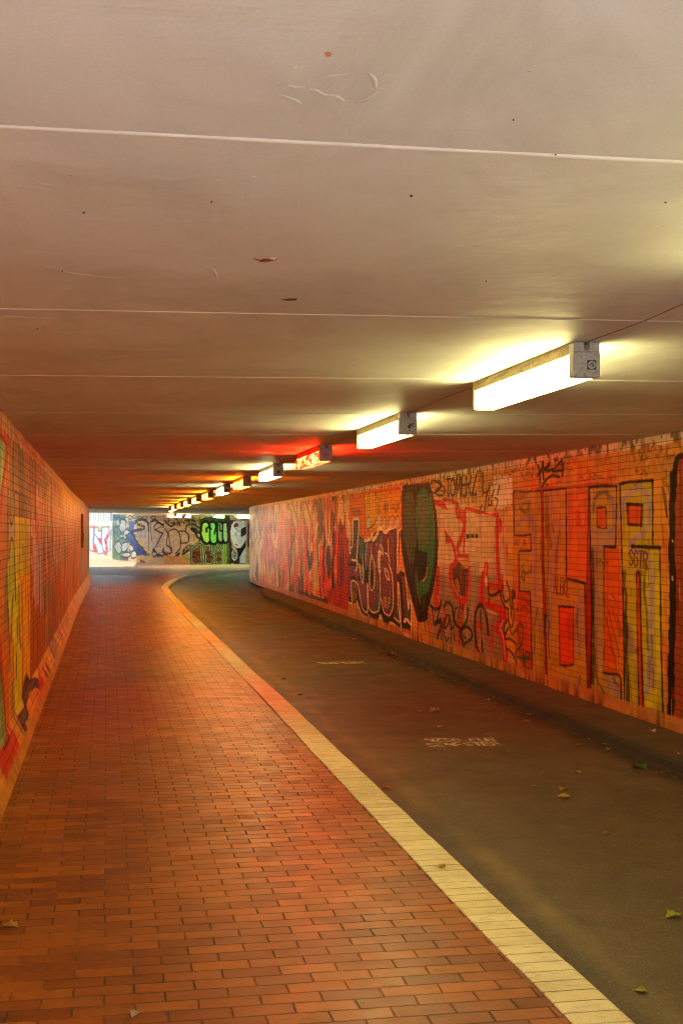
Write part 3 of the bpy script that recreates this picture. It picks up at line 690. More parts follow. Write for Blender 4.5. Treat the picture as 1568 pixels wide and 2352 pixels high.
# --- purple piece with pale outlines
G_()
RG2 = random.Random(9)
C.poly([(-60,-200),(420,-260),(880,-250),(900,340),(420,520),(90,300),(-60,300)], (226,98,28), .9, rough=.06)
C.poly([(380,-140),(880,-200),(880,330),(560,420),(400,300)], (232,164,28), .95, rough=.08)
C.poly([(-60,200),(110,260),(110,1300),(0,1500),(-200,1440),(-300,1000)], (196,34,18), .9, rough=.08)
C.poly([(-60,1420),(110,1300),(350,1500),(900,1740),(1080,1850),(1080,1700),(1300,1700),(1300,2000),(-60,1600)], (204,122,60), .6)
PU = (134,68,94); NV = (16,16,22)
C.poly([(100,270),(160,260),(175,600),(215,220),(290,210),(305,420),(380,500),(480,430),(560,350),(680,380),(830,300),(870,330),(850,900),(940,960),(1000,1330),(1030,1400),(1028,1840),(900,1770),(720,1720),(600,1640),(440,1600),(340,1540),(270,1350),(200,1385),(105,1320)], NV, .98, rough=.015)
C.poly([(112,330),(160,330),(168,640),(215,560),(225,260),(280,260),(270,760),(120,800)], (70,74,96), .95)
C.poly([(112,700),(262,780),(330,1050),(405,1110),(410,1460),(350,1400),(270,1090),(190,1080),(185,1290),(125,1250)], PU, .97)
C.poly([(300,440),(370,520),(360,780),(300,740)], (72,104,88), .95); C.poly([(285,800),(355,860),(350,1010)], (180,140,70), .95)
C.poly([(380,540),(460,520),(540,560),(590,800),(600,1150),(570,1440),(510,1520),(440,1420),(415,1100),(440,900),(370,800)], PU, .97)
C.poly([(430,540),(560,440),(560,700),(470,700)], (140,22,30), .85, fade=.4)
C.poly([(560,380),(740,380),(760,700),(790,1100),(775,1420),(715,1560),(640,1500),(595,1250),(610,900),(560,640)], PU, .97)
C.poly([(620,400),(740,400),(820,560),(830,980),(740,900),(620,560)], (128,36,38), .75)
C.poly([(760,360),(830,340),(850,950),(900,960),(830,1010),(870,1640),(780,1600),(800,1100),(770,900)], (120,44,44), .95)
C.poly([(880,990),(945,1000),(1000,1440),(1010,1620),(930,1620),(900,1100)], PU, .97)
C.poly([(465,720),(505,820),(505,1100),(475,1180),(450,1100),(452,840)], (110,84,50), .97); C.poly([(455,900),(500,900),(500,1120),(458,1100)], (30,26,28), .9)
C.poly([(555,960),(582,1000),(580,1400),(510,1490),(500,1420),(545,1360)], (50,112,116), .9); C.poly([(770,1080),(775,1400),(720,1520),(705,1500)], (52,92,104), .85)
C.poly([(385,560),(420,560),(400,920),(380,920)], (70,150,160), .8); C.poly([(590,440),(620,430),(600,640),(575,640)], (80,150,160), .8)
C.stroke([(745,400),(765,520),(775,760),(780,900)], .03, (80,140,150), .85); C.poly([(790,1420),(860,1450),(862,1620),(790,1560)], (50,84,100), .8); C.poly([(930,1380),(1005,1420),(1010,1620),(930,1620)], (52,90,104), .8); C.stroke([(945,1100),(955,1380)], .04, (52,90,100), .8)
C.poly([(192,1090),(262,1090),(275,1250),(245,1350),(200,1340)], (150,92,40), .97); C.poly([(200,1130),(240,1140),(270,1220),(250,1250)], (64,92,90), .8)
C.poly([(120,790),(260,800),(262,860),(120,850)], NV, .9); C.poly([(180,990),(300,1000),(330,1060),(185,1060)], NV, .85); C.poly([(400,1000),(430,980),(430,1100),(412,1100)], NV, .8)
for i in range(46):
    x = RG2.uniform(120,1010); y = RG2.uniform(420,1500); C.stroke([(x,y),(x+2,y+RG2.uniform(40,140))], .03, RG2.choice([(168,96,128),(150,90,110),(96,48,72),(70,110,124),(176,120,130)]), .55, wear=.8)
CR = (252,228,196)
for P, w in (([(100,275),(108,700),(106,1000),(115,1310),(200,1382)], .022), ([(100,275),(130,250),(162,262),(165,640),(178,670)], .03), ([(178,600),(205,560),(215,225),(250,200),(292,215),(285,500),(265,770)], .028),
  ([(200,1382),(190,1080),(255,1078),(290,1150),(340,1420),(415,1480),(412,1100)], .022), ([(265,790),(300,860),(345,1090),(360,1000),(355,800)], .022), ([(200,765),(270,780)], .03), ([(265,760),(270,860),(250,920)], .03),
  ([(380,500),(455,470),(478,400),(490,490),(555,400),(570,335),(620,330),(665,380),(720,330),(830,292)], .045), ([(830,292),(836,480),(830,700),(832,940)], .022), ([(870,330),(845,380),(842,450),(840,800),(858,910),(832,940)], .022),
  ([(462,560),(470,690),(512,820),(510,1100),(478,1190),(445,1130),(452,830),(466,690)], .018), ([(418,1110),(430,1400),(480,1490),(540,1490),(578,1430),(592,1100),(590,900)], .02),
  ([(588,580),(605,560),(630,640),(625,690),(600,650),(590,700)], .022), ([(580,660),(575,780),(585,920)], .07), ([(702,480),(708,700),(728,800)], .018), ([(660,670),(700,700),(720,780)], .018), ([(715,830),(755,960),(772,1180),(772,1400),(735,1520),(700,1540),(640,1480),(602,1300)], .02),
  ([(655,890),(690,910),(718,1020),(705,1045),(670,980),(655,890)], .02), ([(850,1090),(870,1400),(885,1760)], .022), ([(835,1080),(845,1400),(865,1630),(790,1570)], .02), ([(940,985),(965,1200),(985,1450),(1000,1340),(1025,1400),(1025,1840)], .022),
  ([(340,1535),(440,1605),(560,1640),(598,1550),(640,1680),(700,1725),(740,1650),(880,1750),(920,1790),(1025,1840)], .04), ([(430,1540),(445,1610)], .03), ([(270,1340),(335,1530)], .02), ([(930,1620),(960,1600),(1010,1650)], .04)):
    C.stroke(P, w*1.35, CR, .97, wear=.05)
C.text('OLP', (640,1420), (725,1440), .16, .016, (238,190,130), seed=6)
C.stroke([(60,1200),(90,1180),(85,1280),(60,1300),(85,1380)], .014, (236,150,50), .9)
# small black writing and bubbles above it
for x, w in ((470,'WB'),(540,'UIX'),(640,'AN'),(740,'A'),(800,'UN')):
    C.text(w, (x,120-(x-470)*.1), (x+55,118-(x-470)*.1), .14, .016, (40,30,22), seed=x, alpha=.85, wear=.3)
C.text('NOAN', (200,150), (320,140), .14, .02, (60,40,34), seed=77, alpha=.85)
for x, y in ((440,250),(575,220),(650,260),(760,230),(835,240)):
    C.poly([(x-28,y-40),(x,y-90),(x+28,y-40),(x+28,y+60),(x,y+90),(x-28,y+60)], (214,196,170), .9, curve=True); C.stroke([(x-28,y-40),(x,y-88),(x+28,y-40),(x+28,y+70)], .016, (40,40,50), .85)
C.stroke([(420,330),(480,300),(540,210)], .022, NV, .9)
for i in range(60):
    x = random.uniform(110,560); y = random.uniform(380,760)
    C.stroke([(x,y),(x+2,y+random.uniform(30,110))], .02, random.choice([(200,40,30),(210,210,220),(80,150,160),(200,60,30),(60,60,90),(120,30,50)]), .75, wear=.3)

# --- far half: layers of old throw-ups, drawn as worn vertical strokes; the whites also paint in reflected daylight
D(C)
f0 = C.px([(566,1250),(800,1250)])
rs = random.Random(11)
C.poly([(562,1100),(800,1100),(800,1480),(562,1400)], (190,120,90), .9, rough=.2)
D(C)
def streaks(n, x0, x1, y0, y1, cols_, w, a=.8, lmin=20, lmax=70, wear=.5):
    for _ in range(n):
        x = rs.uniform(x0, x1); t = rs.uniform(0, 1)
        yt = 1148-.1755*(x-674)+8; yb = 1373+.352*(x-674)-10
        y = yt+(yb-yt)*(y0+(y1-y0)*t); L = rs.uniform(lmin, lmax)*(yb-yt)/230
        P = [(x, y-L/2), (x+rs.uniform(-2,2), y), (x+rs.uniform(-3,3), y+L/2)]
        C.stroke(P, w*rs.uniform(.5,1.6), rs.choice(cols_), a, wear=wear)
wh = [(238,232,226),(226,222,224),(212,206,212),(190,184,196)]; gy = [(70,70,84),(44,40,46),(90,80,84)]; og = [(244,126,16),(244,108,12),(236,88,14)]; rdl = [(196,36,14),(186,50,22),(130,40,30)]
C.poly([(562,1100),(692,1100),(672,1300),(680,1460),(562,1400)], (236,228,220), .95, rough=.3)  # white coat, standing in for daylight reflected off the tiles
C.poly([(690,1060),(740,1060),(740,1480),(690,1480)], (226,96,24), .9, rough=.2)
C.poly([(735,1060),(800,1060),(800,1480),(750,1480)], (190,30,14), .9, rough=.2)
DKS = [(24,20,26),(40,36,46),(60,50,56)]
streaks(60, 570, 700, .0, .98, [(176,100,76),(190,120,90),(150,84,70)], .25, .85, wear=.2)
streaks(110, 570, 690, .0, .95, [(248,244,240),(238,232,236),(226,222,232)], .45, .95, wear=.1)  # white strokes thickening that painted daylight
streaks(46, 572, 700, .0, .95, DKS, .22, .85, 20, 60, wear=.15)
streaks(40, 600, 700, .2, .8, [(206,70,30),(228,100,24)], .25, .85, wear=.2)
streaks(60, 690, 800, .0, .95, rdl, .4, .85, wear=.2)
streaks(110, 640, 775, .1, .95, og, .26, .95, 30, 100, wear=.15)
streaks(40, 640, 760, .1, .8, [(240,236,236),(214,214,226),(170,176,200)], .24, .95, wear=.1)
streaks(44, 660, 790, .05, .9, DKS, .14, .9, 30, 80, wear=.1)
streaks(40, 690, 800, .02, .2, [(60,40,28),(210,160,100),(240,220,180)], .2, .85, wear=.2)
streaks(30, 580, 690, .0, .1, [(246,232,206),(60,44,34),(210,120,50)], .24, .9, wear=.2)
H_()
for x in (700,900,1060): C.poly([(x-30,400),(x-28,200),(x,165),(x+40,210),(x+70,420),(x+40,420),(x,230)], (226,204,170) if x < 1000 else (60,50,44), .8, curve=True); C.stroke([(x-32,280),(x-14,180),(x+20,170),(x+60,300),(x+90,420)], .12, (44,38,38), .75)
C.poly([(1295,60),(1355,45),(1355,190),(1298,160)], (36,24,18), .9); C.poly([(1220,130),(1360,170),(1380,300),(1200,300)], (176,44,28), .6)
for P, w in (([(690,1180),(690,1400),(700,1520),(715,1580)], .12), ([(710,1440),(740,1540),(780,1590),(805,1560),(830,1420),(825,1330)], .14), ([(740,1380),(745,1480)], .12), ([(880,1280),(880,1500)], .12), ([(540,1200),(535,1500)], .16), ([(600,1200),(580,1460)], .1),
  ([(930,1480),(960,1560),(1000,1610),(1005,1540)], .1), ([(1000,1560),(1080,1620),(1200,1645),(1290,1500),(1330,1330),(1330,1250)], .11), ([(1180,1400),(1195,1640)], .06), ([(1425,1600),(1410,1690),(1360,1760),(1355,1720)], .12), ([(820,1520),(920,1560)], .12), ([(1130,1300),(1140,1560)], .1), ([(1460,900),(1480,1290)], .05), ([(470,1250),(470,1480)], .08), ([(215,1180),(215,1400)], .3), ([(960,960),(970,1100),(1010,980),(1000,1080)], .16), ([(1250,980),(1260,1080)], .3)):
    C.stroke(P, w*1.7, (24,16,14), .92, wear=.08)
C.poly([(1200,1440),(1490,1400),(1490,1700),(1420,1720),(1240,1650)], (190,40,20), .7, rough=.1)
for i in range(60):
    x = rs.uniform(480,860); y = rs.uniform(480,620); C.stroke([(x,y),(x+4,y+rs.uniform(40,140))], .07, rs.choice(og), .85, wear=.4)
D(C); C.ax = 1.6
rd2 = random.Random(31)
for i in range(130):
    x = rd2.uniform(760,1560); yt = 1148-.1755*(x-674); yb = 1373+.352*(x-674); y = yt+(yb-yt)*rd2.uniform(.1,.9); L = rd2.uniform(10,60)
    C.stroke([(x,y),(x+rd2.uniform(-.6,.6),y+L)], rd2.uniform(.006,.014), rd2.choice([BK,(60,26,14),(120,40,16),(190,40,16),(230,150,60)]), .7, curve=False, wear=.4)
for i in range(70):
    x = rd2.uniform(760,1560); yt = 1148-.1755*(x-674); yb = 1373+.352*(x-674); y = yt+(yb-yt)*(rd2.uniform(.03,.16) if rd2.random() < .7 else rd2.uniform(.2,.9)); q = []
    for k in range(rd2.randint(5,9)): q.append((x+k*rd2.uniform(1,3.4), y+rd2.uniform(-7,7)))
    C.stroke(q, rd2.uniform(.007,.012), rd2.choice([BK,(50,28,18),(90,30,20)]), .75, wear=.2)
# --- general dirt, top plaster band, plain foot course
top = np.clip((ZZ-(HC-.085)-(C.n1-.5)*.03)/.006, 0, 1)[...,None]
pl = np.array(lin((232,206,164)))*(.85+.25*C.n2[...,None])
drt = np.clip((C.n1*.6+C.n3*.4-.56)*9, 0, 1)[...,None]*.6
pl = pl*(1-drt)+np.array(lin((70,46,26)))*drt
C.img = C.img*(1-top)+pl*top
low = np.clip((.125-ZZ+(C.n1-.5)*.02)/.01, 0, 1)[...,None]*(.72+.28*C.n2[...,None])
C.img = C.img*(1-low)+np.array(lin((206,132,72)))*low
d2 = np.clip((.22-ZZ)/.22, 0, 1)[...,None]*np.clip((C.n3*.7+C.n2*.3-.42)*3, 0, 1)[...,None]*.7
C.img = C.img*(1-d2)+np.array(lin((58,36,20)))*d2
tt = np.clip((ZZ-(HC-.35))/.2, 0, 1)[...,None]*np.clip((C.n1*.5+C.n2*.5-.62)*8, 0, 1)[...,None]*.5
C.img = C.img*(1-tt)+np.array(lin((60,34,18)))*tt
streak = np.clip((C.n3-.66)*5, 0, 1)[...,None]*.22
C.img = np.clip(C.img*(1-streak), 0, 1)
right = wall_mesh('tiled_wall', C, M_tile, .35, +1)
tag(right, 'long tiled wall on the road side covered in orange, purple and red graffiti', 'wall')

# ------------------------------------------------------------------ LEFT WALL
XL = -.684
pl_ = [(XL, Y0), (XL, 27), (-.62, 36), (-.60, 45.3)] + arc((-.60-.35, 45.3), .35, 0, 90, 5)[1:] + [(-9, 46.4)]
PL = Path(pl_)
S_l = np.concatenate([np.arange(0, 7.5, .08), np.arange(7.5, 30, .03), np.arange(30, 56, .05)]); Z_l = np.linspace(-.02, HC+.01, 270)
Q = Canvas(PL, S_l, Z_l); SS, ZZ = np.meshgrid(S_l, Z_l)
Q.img[:] = lin((228,144,52)); Q.img *= (.85+.3*Q.n2)[...,None]
QL = lambda: Q.crop(0,1600,.33994,2.6); QM = lambda: Q.crop(0,2300,.42553,2.6)
def colpoly(x0, x1, z0, z1, c, a=.9, **k):
    s0 = Q.path.hit(x0)[0]; s1 = Q.path.hit(x1)[0]; Q.poly([(s0,z0),(s1,z0),(s1,z1),(s0,z1)], c, a, raw=True, **k)
# picture columns (1568-wide): x 2..120 near, beyond that streaks
colpoly(1, 22, 0, 2.4, (218,104,34), .9, rough=.04)
QL(); Q.poly([(158,1130),(190,1085),(215,1110),(232,1150),(255,1112),(285,1135),(300,1200),(320,1150),(350,1210),(352,1450),(385,1520),(400,1900),(410,2352),(80,2352),(100,1900),(110,1640),(160,1600)], (244,196,36), .96, rough=.03)
Q.poly([(165,1400),(340,1420),(370,1700),(350,2100),(300,2352),(90,2352),(120,1800)], (206,206,44), .9, fade=.42)
QM(); Q.poly([(75,0),(355,0),(352,850),(340,960),(280,980),(255,920),(218,1000),(200,1240),(145,1330),(135,700)], (246,196,26), .96, rough=.03)
Q.poly([(80,0),(170,0),(190,500),(196,1200),(146,1320),(140,700),(85,300)], (222,222,40), .9)
QL(); Q.poly([(95,600),(160,640),(165,1560),(100,1560)], (226,140,40), .9, rough=.03)
colpoly(70, 140, .25, 1.55, (170,84,40), .9, rough=.06); colpoly(22, 84, 1.72, 2.3, (176,112,52), .9); colpoly(22, 84, 1.72, 2.3, (110,70,34), .8, fade=.5)
colpoly(84, 135, 1.45, 2.05, (232,146,70), .9, rough=.05); colpoly(66, 140, 1.95, 2.3, (150,66,36), .8, rough=.05)
QL(); Q.poly([(-60,0),(60,110),(125,250),(112,600),(62,900),(20,1300),(-5,1700),(-60,1700)], (212,52,18), .96)
Q.poly([(-60,420),(0,440),(75,550),(50,800),(10,1100),(-60,1150)], (150,176,104), .97); Q.stroke([(35,200),(40,370)], .04, (240,180,30), .9); Q.stroke([(20,600),(35,700),(20,1000)], .03, (220,210,150), .8)
Q.stroke([(-30,400),(40,440),(80,550),(60,780),(10,1120)], .02, (60,40,20), .8)
QM(); Q.poly([(-60,450),(0,450),(30,850),(60,1300),(90,1500),(85,1640),(0,1900),(-60,2000)], (208,36,16), .96); Q.poly([(-60,650),(0,800),(30,1150),(52,1420),(48,1500),(0,1620),(-60,1700)], (142,160,96), .97); Q.stroke([(62,1340),(66,1480)], .03, (240,170,30), .9)
Q.stroke([(0,1640),(50,1540),(60,1420),(20,1000),(0,850)], .02, (70,30,16), .8)
QL(); Q.stroke([(100,1050),(95,1500),(90,1800),(78,2100),(70,2352)], .05, (96,130,96), .85); QM(); Q.stroke([(62,0),(55,150),(68,400),(75,620)], .05, (90,128,100), .85); Q.stroke([(120,1020),(125,1350),(135,1520)], .03, (70,90,92), .8); Q.stroke([(200,60),(205,400),(195,520)], .04, (140,150,70), .8)
QL(); Q.poly([(105,1480),(165,1480),(170,1640),(105,1640)], (206,170,128), .9); Q.stroke([(110,1290),(130,1460),(150,1440),(162,1380)], .03, (60,40,30), .9); Q.poly([(110,1900),(150,1740),(175,1900),(180,2300),(95,2352)], (190,190,60), .9)
PP = (70,22,34)
Q.stroke([(115,1850),(125,1700),(140,1630),(165,1700),(175,1850),(180,2000),(185,2352)], .03, PP, .9)
for x, y0, y1 in ((170,1070,1600),(232,1100,1900),(298,1130,2352),(360,1000,2352),(318,1560,1740),(405,1650,1850),(420,1000,1500)): Q.stroke([(x,y0),(x+3,(y0+y1)/2),(x+6,y1)], .03, (84,40,30), .85, wear=.3)
Q.stroke([(162,1135),(190,1082),(215,1105),(232,1150),(255,1108),(285,1132),(300,1200),(320,1148),(350,1208)], .022, (90,26,26), .9); Q.stroke([(100,1080),(100,1300),(110,1700),(100,1900)], .02, (70,50,30), .8)
QM()
for P, w in (([(70,0),(75,250),(85,500),(95,700),(97,900)], .035), ([(125,200),(118,330),(108,600)], .05), ([(148,0),(152,240)], .03), ([(165,420),(170,620)], .05), ([(158,760),(155,960)], .05), ([(180,100),(185,500),(200,680)], .05), ([(210,60),(212,500),(216,1000)], .03), ([(265,100),(270,400),(268,640)], .03), ([(315,0),(318,500),(320,900)], .03), ([(290,760),(288,1000)], .03), ([(130,700),(138,1300),(148,1500)], .02),
  ([(352,300),(358,900)], .03), ([(372,0),(375,400)], .04), ([(405,860),(400,1100)], .09), ([(380,900),(395,1120)], .09), ([(440,900),(435,1080)], .08), ([(480,700),(470,980)], .08), ([(500,0),(515,200),(525,600)], .05), ([(490,600),(485,900)], .04), ([(545,0),(555,240)], .05), ([(450,100),(455,500)], .02), ([(425,950),(425,1060)], .08)):
    Q.stroke(P, w, PP if P[0][0] < 360 else (64,28,20), .88, wear=.2)
Q.poly([(145,1510),(142,1330),(200,1240),(215,1060),(250,918),(285,990),(320,960),(345,1000),(345,1120),(300,1060),(260,1100),(215,1220),(200,1340)], PP, .93)
Q.poly([(150,1560),(170,1380),(200,1340),(215,1500)], (200,164,110), .7, rough=.05); Q.stroke([(260,1260),(255,1340)], .06, (60,90,110), .7); Q.stroke([(218,1400),(218,1500)], .05, (60,90,110), .7)
Q.poly([(310,1100),(350,900),(360,1080),(365,1300),(330,1480),(315,1400)], (206,40,22), .9, rough=.04)
QL()
for i in range(10): x = 160+i*28; Q.stroke([(x,400+i*40),(x+4,600+i*30),(x+2,860+i*14)], .035, (70,46,26), .8, wear=.5)
for i in range(7): x = 430+i*38; Q.poly([(x,1350),(x,1060),(x+12,980),(x+26,1060),(x+28,1350)], (238,162,92), .85, curve=False); Q.stroke([(x-2,1350),(x-2,1060),(x+12,960),(x+26,1050)], .04, (90,44,26), .8)
QL()
for P, w in (([(100,1050),(96,1300),(100,1500)], .03), ([(160,300),(165,700),(160,1060)], .03), ([(420,900),(415,1200),(425,1700)], .03), ([(480,1000),(485,1500),(495,2000)], .03), ([(560,960),(565,1400),(575,1900)], .03), ([(610,1900),(630,2150),(650,2352)], .05), ([(640,960),(650,1500)], .03), ([(525,1000),(530,1300)], .03)):
    Q.stroke(P, w, (60,26,20), .85, wear=.25)
for i in range(26):
    x = random.uniform(170,400); y = random.uniform(1700,2300); Q.stroke([(x,y),(x+2,y+random.uniform(60,200))], .03, random.choice([(250,216,60),(200,214,70),(120,130,50),(230,150,30)]), .8, wear=.4)
rq = random.Random(5)
def qst(n, x0, x1, z0, z1, cl, w, a=.8):
    for _ in range(n):
        x = rq.uniform(x0, x1); s = (Q.path.hit(x) or (40,))[0]; z = rq.uniform(z0, z1); L = rq.uniform(.1,.5)
        Q.stroke([(s,z-L/2),(s+rq.uniform(-.05,.05),z),(s+rq.uniform(-.08,.08),z+L/2)], w*rq.uniform(.4,1.6), rq.choice(cl), a, raw=True, wear=.5)
qst(150, 75, 190, 1.0, 1.62, [(206,196,196),(190,176,180),(222,214,206),(140,130,150)], .12)
qst(260, 100, 205, .2, 2.2, [(222,110,36),(206,70,30),(236,140,60),(180,70,40),(150,60,40)], .2)
qst(120, 100, 208, .3, 2.2, [(80,40,30),(60,34,30),(96,52,40)], .07, .85)
qst(120, 185, 208, .2, 2.2, [(190,180,160),(150,140,110),(120,110,90),(206,196,176)], .3)
qst(40, 110, 170, .2, .8, [(120,92,92),(150,100,90),(206,60,36)], .3)
top = np.clip((ZZ-(HC-.13)-(Q.n1-.5)*.05)/.008, 0, 1)[...,None]
pl2 = np.array(lin((214,150,104)))*(.8+.35*Q.n2[...,None])*(1-.45*np.clip((Q.n1-.6)*6, 0, 1)[...,None])
Q.img = Q.img*(1-top)+pl2*top
low = np.clip((.085-ZZ+(Q.n1-.5)*.03)/.015, 0, 1)[...,None]*.92
Q.img = Q.img*(1-low)+np.array(lin((200,126,44)))*(.85+.3*Q.n3[...,None])*low
streak = np.clip((Q.n3-.6)*5, 0, 1)[...,None]*.25
Q.img = np.clip(Q.img*(1-streak), 0, 1)
# the foot of this wall leans out to the path
foot = lambda z: np.where(z < .24, (.24-z)/.24*.11, 0.0)
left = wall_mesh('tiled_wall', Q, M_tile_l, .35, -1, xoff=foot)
tag(left, 'narrow-seen tiled wall beside the brick path with yellow and orange graffiti and sloping plaster foot', 'wall')

# ------------------------------------------------------------------ BACK WALL (curves from the daylight to the right)
pbk = spline([(.33,75.6),(.75,71),(1.55,66.8),(2.6,64.2),(4.0,62.7),(5.3,62.7),(6.6,63.4),(10,66),(14,69.5),(20,74)], 6)
PB = Path(pbk)
S_b = np.arange(0, PB.L[-1], .03); S_b = S_b[S_b < 26]; Z_b = np.linspace(-.02, 2.62, 120)
K = Canvas(PB, S_b, Z_b); SS, ZZ = np.meshgrid(S_b, Z_b)
K.img[:] = lin((196,166,124)); K.img *= (.85+.3*K.n2)[...,None]
KI = lambda: K.crop(360,2040,.20408,1.2); KJ = lambda: K.crop(660,2040,.21684)
def hl(P, w, c, a=.9, **k): K.stroke(P, w, c, a, **k)
KI()
K.poly([(450,90),(700,90),(760,1000),(450,960)], (70,120,116), .95); K.poly([(450,560),(560,560),(600,980),(450,960)], (84,140,90), .9, rough=.1)
K.poly([(770,100),(1568,100),(1568,330),(820,330)], (150,134,104), .8)
K.poly([(760,200),(1060,230),(1050,350),(850,420),(1000,600),(1150,900),(930,900),(700,480),(780,300)], (40,72,130), .95, rough=.15)
K.poly([(700,540),(850,560),(960,620),(1180,920),(900,880),(860,700),(740,640)], (30,56,112), .92, rough=.15)
K.poly([(850,400),(940,210),(1100,210),(1150,300),(1200,240),(1300,200),(1568,260),(1568,880),(1380,860),(1210,900),(1000,620)], (186,156,126), .97)
K.poly([(860,420),(1100,400),(1110,560),(980,560)], (70,90,130), .4, fade=.45); K.poly([(1200,300),(1560,420),(1560,800),(1260,700)], (100,84,70), .35, fade=.5)
KB = (18,15,14)
for P, w in (([(820,420),(1040,370),(1050,320),(900,250),(940,200),(1050,190),(1130,250),(1155,400)], .16), ([(800,430),(900,560),(1200,890)], .16), ([(1155,240),(1150,900)], .05), ([(1180,250),(1200,450),(1215,600)], .07), ([(1200,230),(1280,200),(1320,220)], .12), ([(1430,460),(1330,640),(1210,880)], .07), ([(1430,460),(1290,390),(1260,320),(1320,260),(1410,280),(1490,360),(1520,480),(1500,640),(1420,800)], .08), ([(1300,390),(1400,330),(1490,380)], .05), ([(1240,780),(1330,860),(1420,850),(1450,780),(1568,850)], .16), ([(1320,220),(1440,300),(1568,300)], .1), ([(1440,270),(1500,260),(1568,290)], .08)):
    hl(P, w, KB, .93)
for (x, y, a, b) in ((790,150,50,40),(880,140,40,30),(1080,150,50,40),(980,150,40,30),(1240,150,50,30)): hl([(x-a,y),(x,y-b),(x+a,y),(x,y+b),(x-a,y)], .06, KB, .85)
for i in range(26):
    t = i/25; x = 900+320*t+random.uniform(-14,14); y = 540+380*t+random.uniform(-14,14); hl([(x,y),(x+10,y+4)], .13, (220,170,70), .9)
for i in range(14): x = random.uniform(1230,1568); y = random.uniform(790,870); hl([(x,y),(x+8,y+3)], .1, (210,160,70), .85)
for i in range(9): x = random.uniform(880,1040); y = random.uniform(240,360); hl([(x,y),(x+8,y+3)], .09, (210,180,80), .85)
WT = (176,180,178)
for P in ([(470,700),(560,610),(620,700),(610,820),(560,860),(510,780)], [(640,650),(680,640),(740,640),(715,790),(650,820),(625,760)], [(770,700),(810,680),(850,740),(845,800),(800,820),(765,760)], [(640,850),(720,830),(800,850),(780,910),(690,930),(640,900)], [(820,820),(880,800),(910,860),(890,930),(820,940)], [(680,400),(720,380),(770,420),(750,480),(700,500),(720,560),(690,578),(660,520)], [(590,480),(640,470),(650,530),(610,548)], [(525,190),(555,180),(585,240),(575,310),(530,310)], [(610,200),(640,190),(690,220),(700,380),(620,440),(585,350)]):
    K.poly(P, WT, .95, curve=True); hl(P+[P[0]], .09, (24,24,26), .88)
for P in ([(470,100),(540,130),(560,180)], [(560,120),(610,180)], [(620,190),(640,145),(690,180),(700,260)], [(480,150),(530,160)], [(480,330),(540,340),(560,420),(540,540)], [(470,420),(520,460),(560,540)], [(730,220),(740,400)], [(760,200),(770,340)], [(510,240),(500,330),(460,380)]):
    hl(P, .14, random.choice([(20,110,110),(14,70,80),(16,24,30),(20,90,70)]), .85)
for i in range(150): x = random.uniform(455,800); y = random.uniform(110,900); hl([(x,y),(x+random.uniform(-16,16),y+random.uniform(5,40))], .06, random.choice([(16,22,26),(20,110,110),(170,176,172),(24,40,44),(30,80,60),(40,60,110)]), .85)
for P in ([(620,330),(660,370)], [(600,410),(640,390),(650,430)], [(640,340),(625,420)]): hl(P, .05, (180,30,30), .9)
K.poly([(580,880),(760,930),(740,990),(600,960)], (90,34,60), .8, rough=.15)
K.poly([(970,960),(1090,1000),(1080,1040),(980,1030)], (130,44,30), .9); K.poly([(900,890),(1568,900),(1568,1080),(900,1030)], (206,150,84), .75, rough=.1)
K.poly([(980,960),(1080,1010),(1080,1045),(985,1030)], (140,50,34), .9)
K.poly([(1200,880),(1480,870),(1480,930),(1260,930)], (26,40,96), .85, rough=.1)
KJ()
K.poly([(-20,200),(60,200),(350,250),(500,250),(600,330),(640,540),(540,700),(340,830),(120,800),(-20,760)], (190,158,118), .97)
K.poly([(-20,180),(300,170),(640,200),(700,260),(640,400),(380,280),(-20,260)], (150,130,84), .8, rough=.15)
K.poly([(380,420),(560,440),(560,660),(440,560)], (90,96,110), .4, fade=.5)
for P, w in (([(60,430),(30,640),(120,700),(110,790),(40,800)], .07), ([(60,430),(90,380),(200,360),(280,480),(280,700),(200,800)], .07), ([(70,440),(100,700),(130,790)], .06), ([(0,350),(60,430)], .08), ([(270,390),(380,400),(440,480),(420,600),(300,610)], .07), ([(380,370),(400,300),(480,260),(560,280),(620,330)], .08), ([(490,350),(560,420),(600,500),(650,550),(560,660),(330,820)], .12), ([(500,350),(560,360),(600,410),(640,410)], .16), ([(-20,780),(60,860),(140,900),(260,810)], .16), ([(0,200),(60,260),(120,300),(240,230),(280,290)], .1), ([(130,250),(200,240),(240,280)], .08)):
    hl(P, w, KB, .9)
K.text('AKRY', (320,800), (470,700), .2, .035, KB, seed=4)
for P in ([(60,190),(110,240)], [(180,150),(210,170)], [(440,180),(490,180)], [(530,160),(540,210)], [(600,180),(640,190),(620,230)], [(380,190),(440,210)]): hl(P, .12, KB, .7)
for i in range(70): x = random.uniform(-10,680); y = random.uniform(120,300); hl([(x,y),(x+random.uniform(-20,24),y+random.uniform(-14,14))], .07, random.choice([KB,(170,150,100),(90,80,60),(40,60,50)]), .75)
K.poly([(-20,840),(460,850),(480,1020),(-20,1020)], (200,130,62), .85, rough=.12); K.poly([(310,840),(480,800),(480,1010),(340,900)], (150,140,60), .8)
K.poly([(470,640),(560,640),(660,600),(1200,560),(1200,1000),(460,1020)], (60,104,66), .95, rough=.08)
K.poly([(640,180),(700,140),(1190,100),(1190,620),(700,640),(650,500)], (34,52,38), .95, rough=.08)
K.poly([(1060,640),(1190,600),(1190,1010),(1040,1010)], (130,160,70), .85)
BRN = (120,70,40)
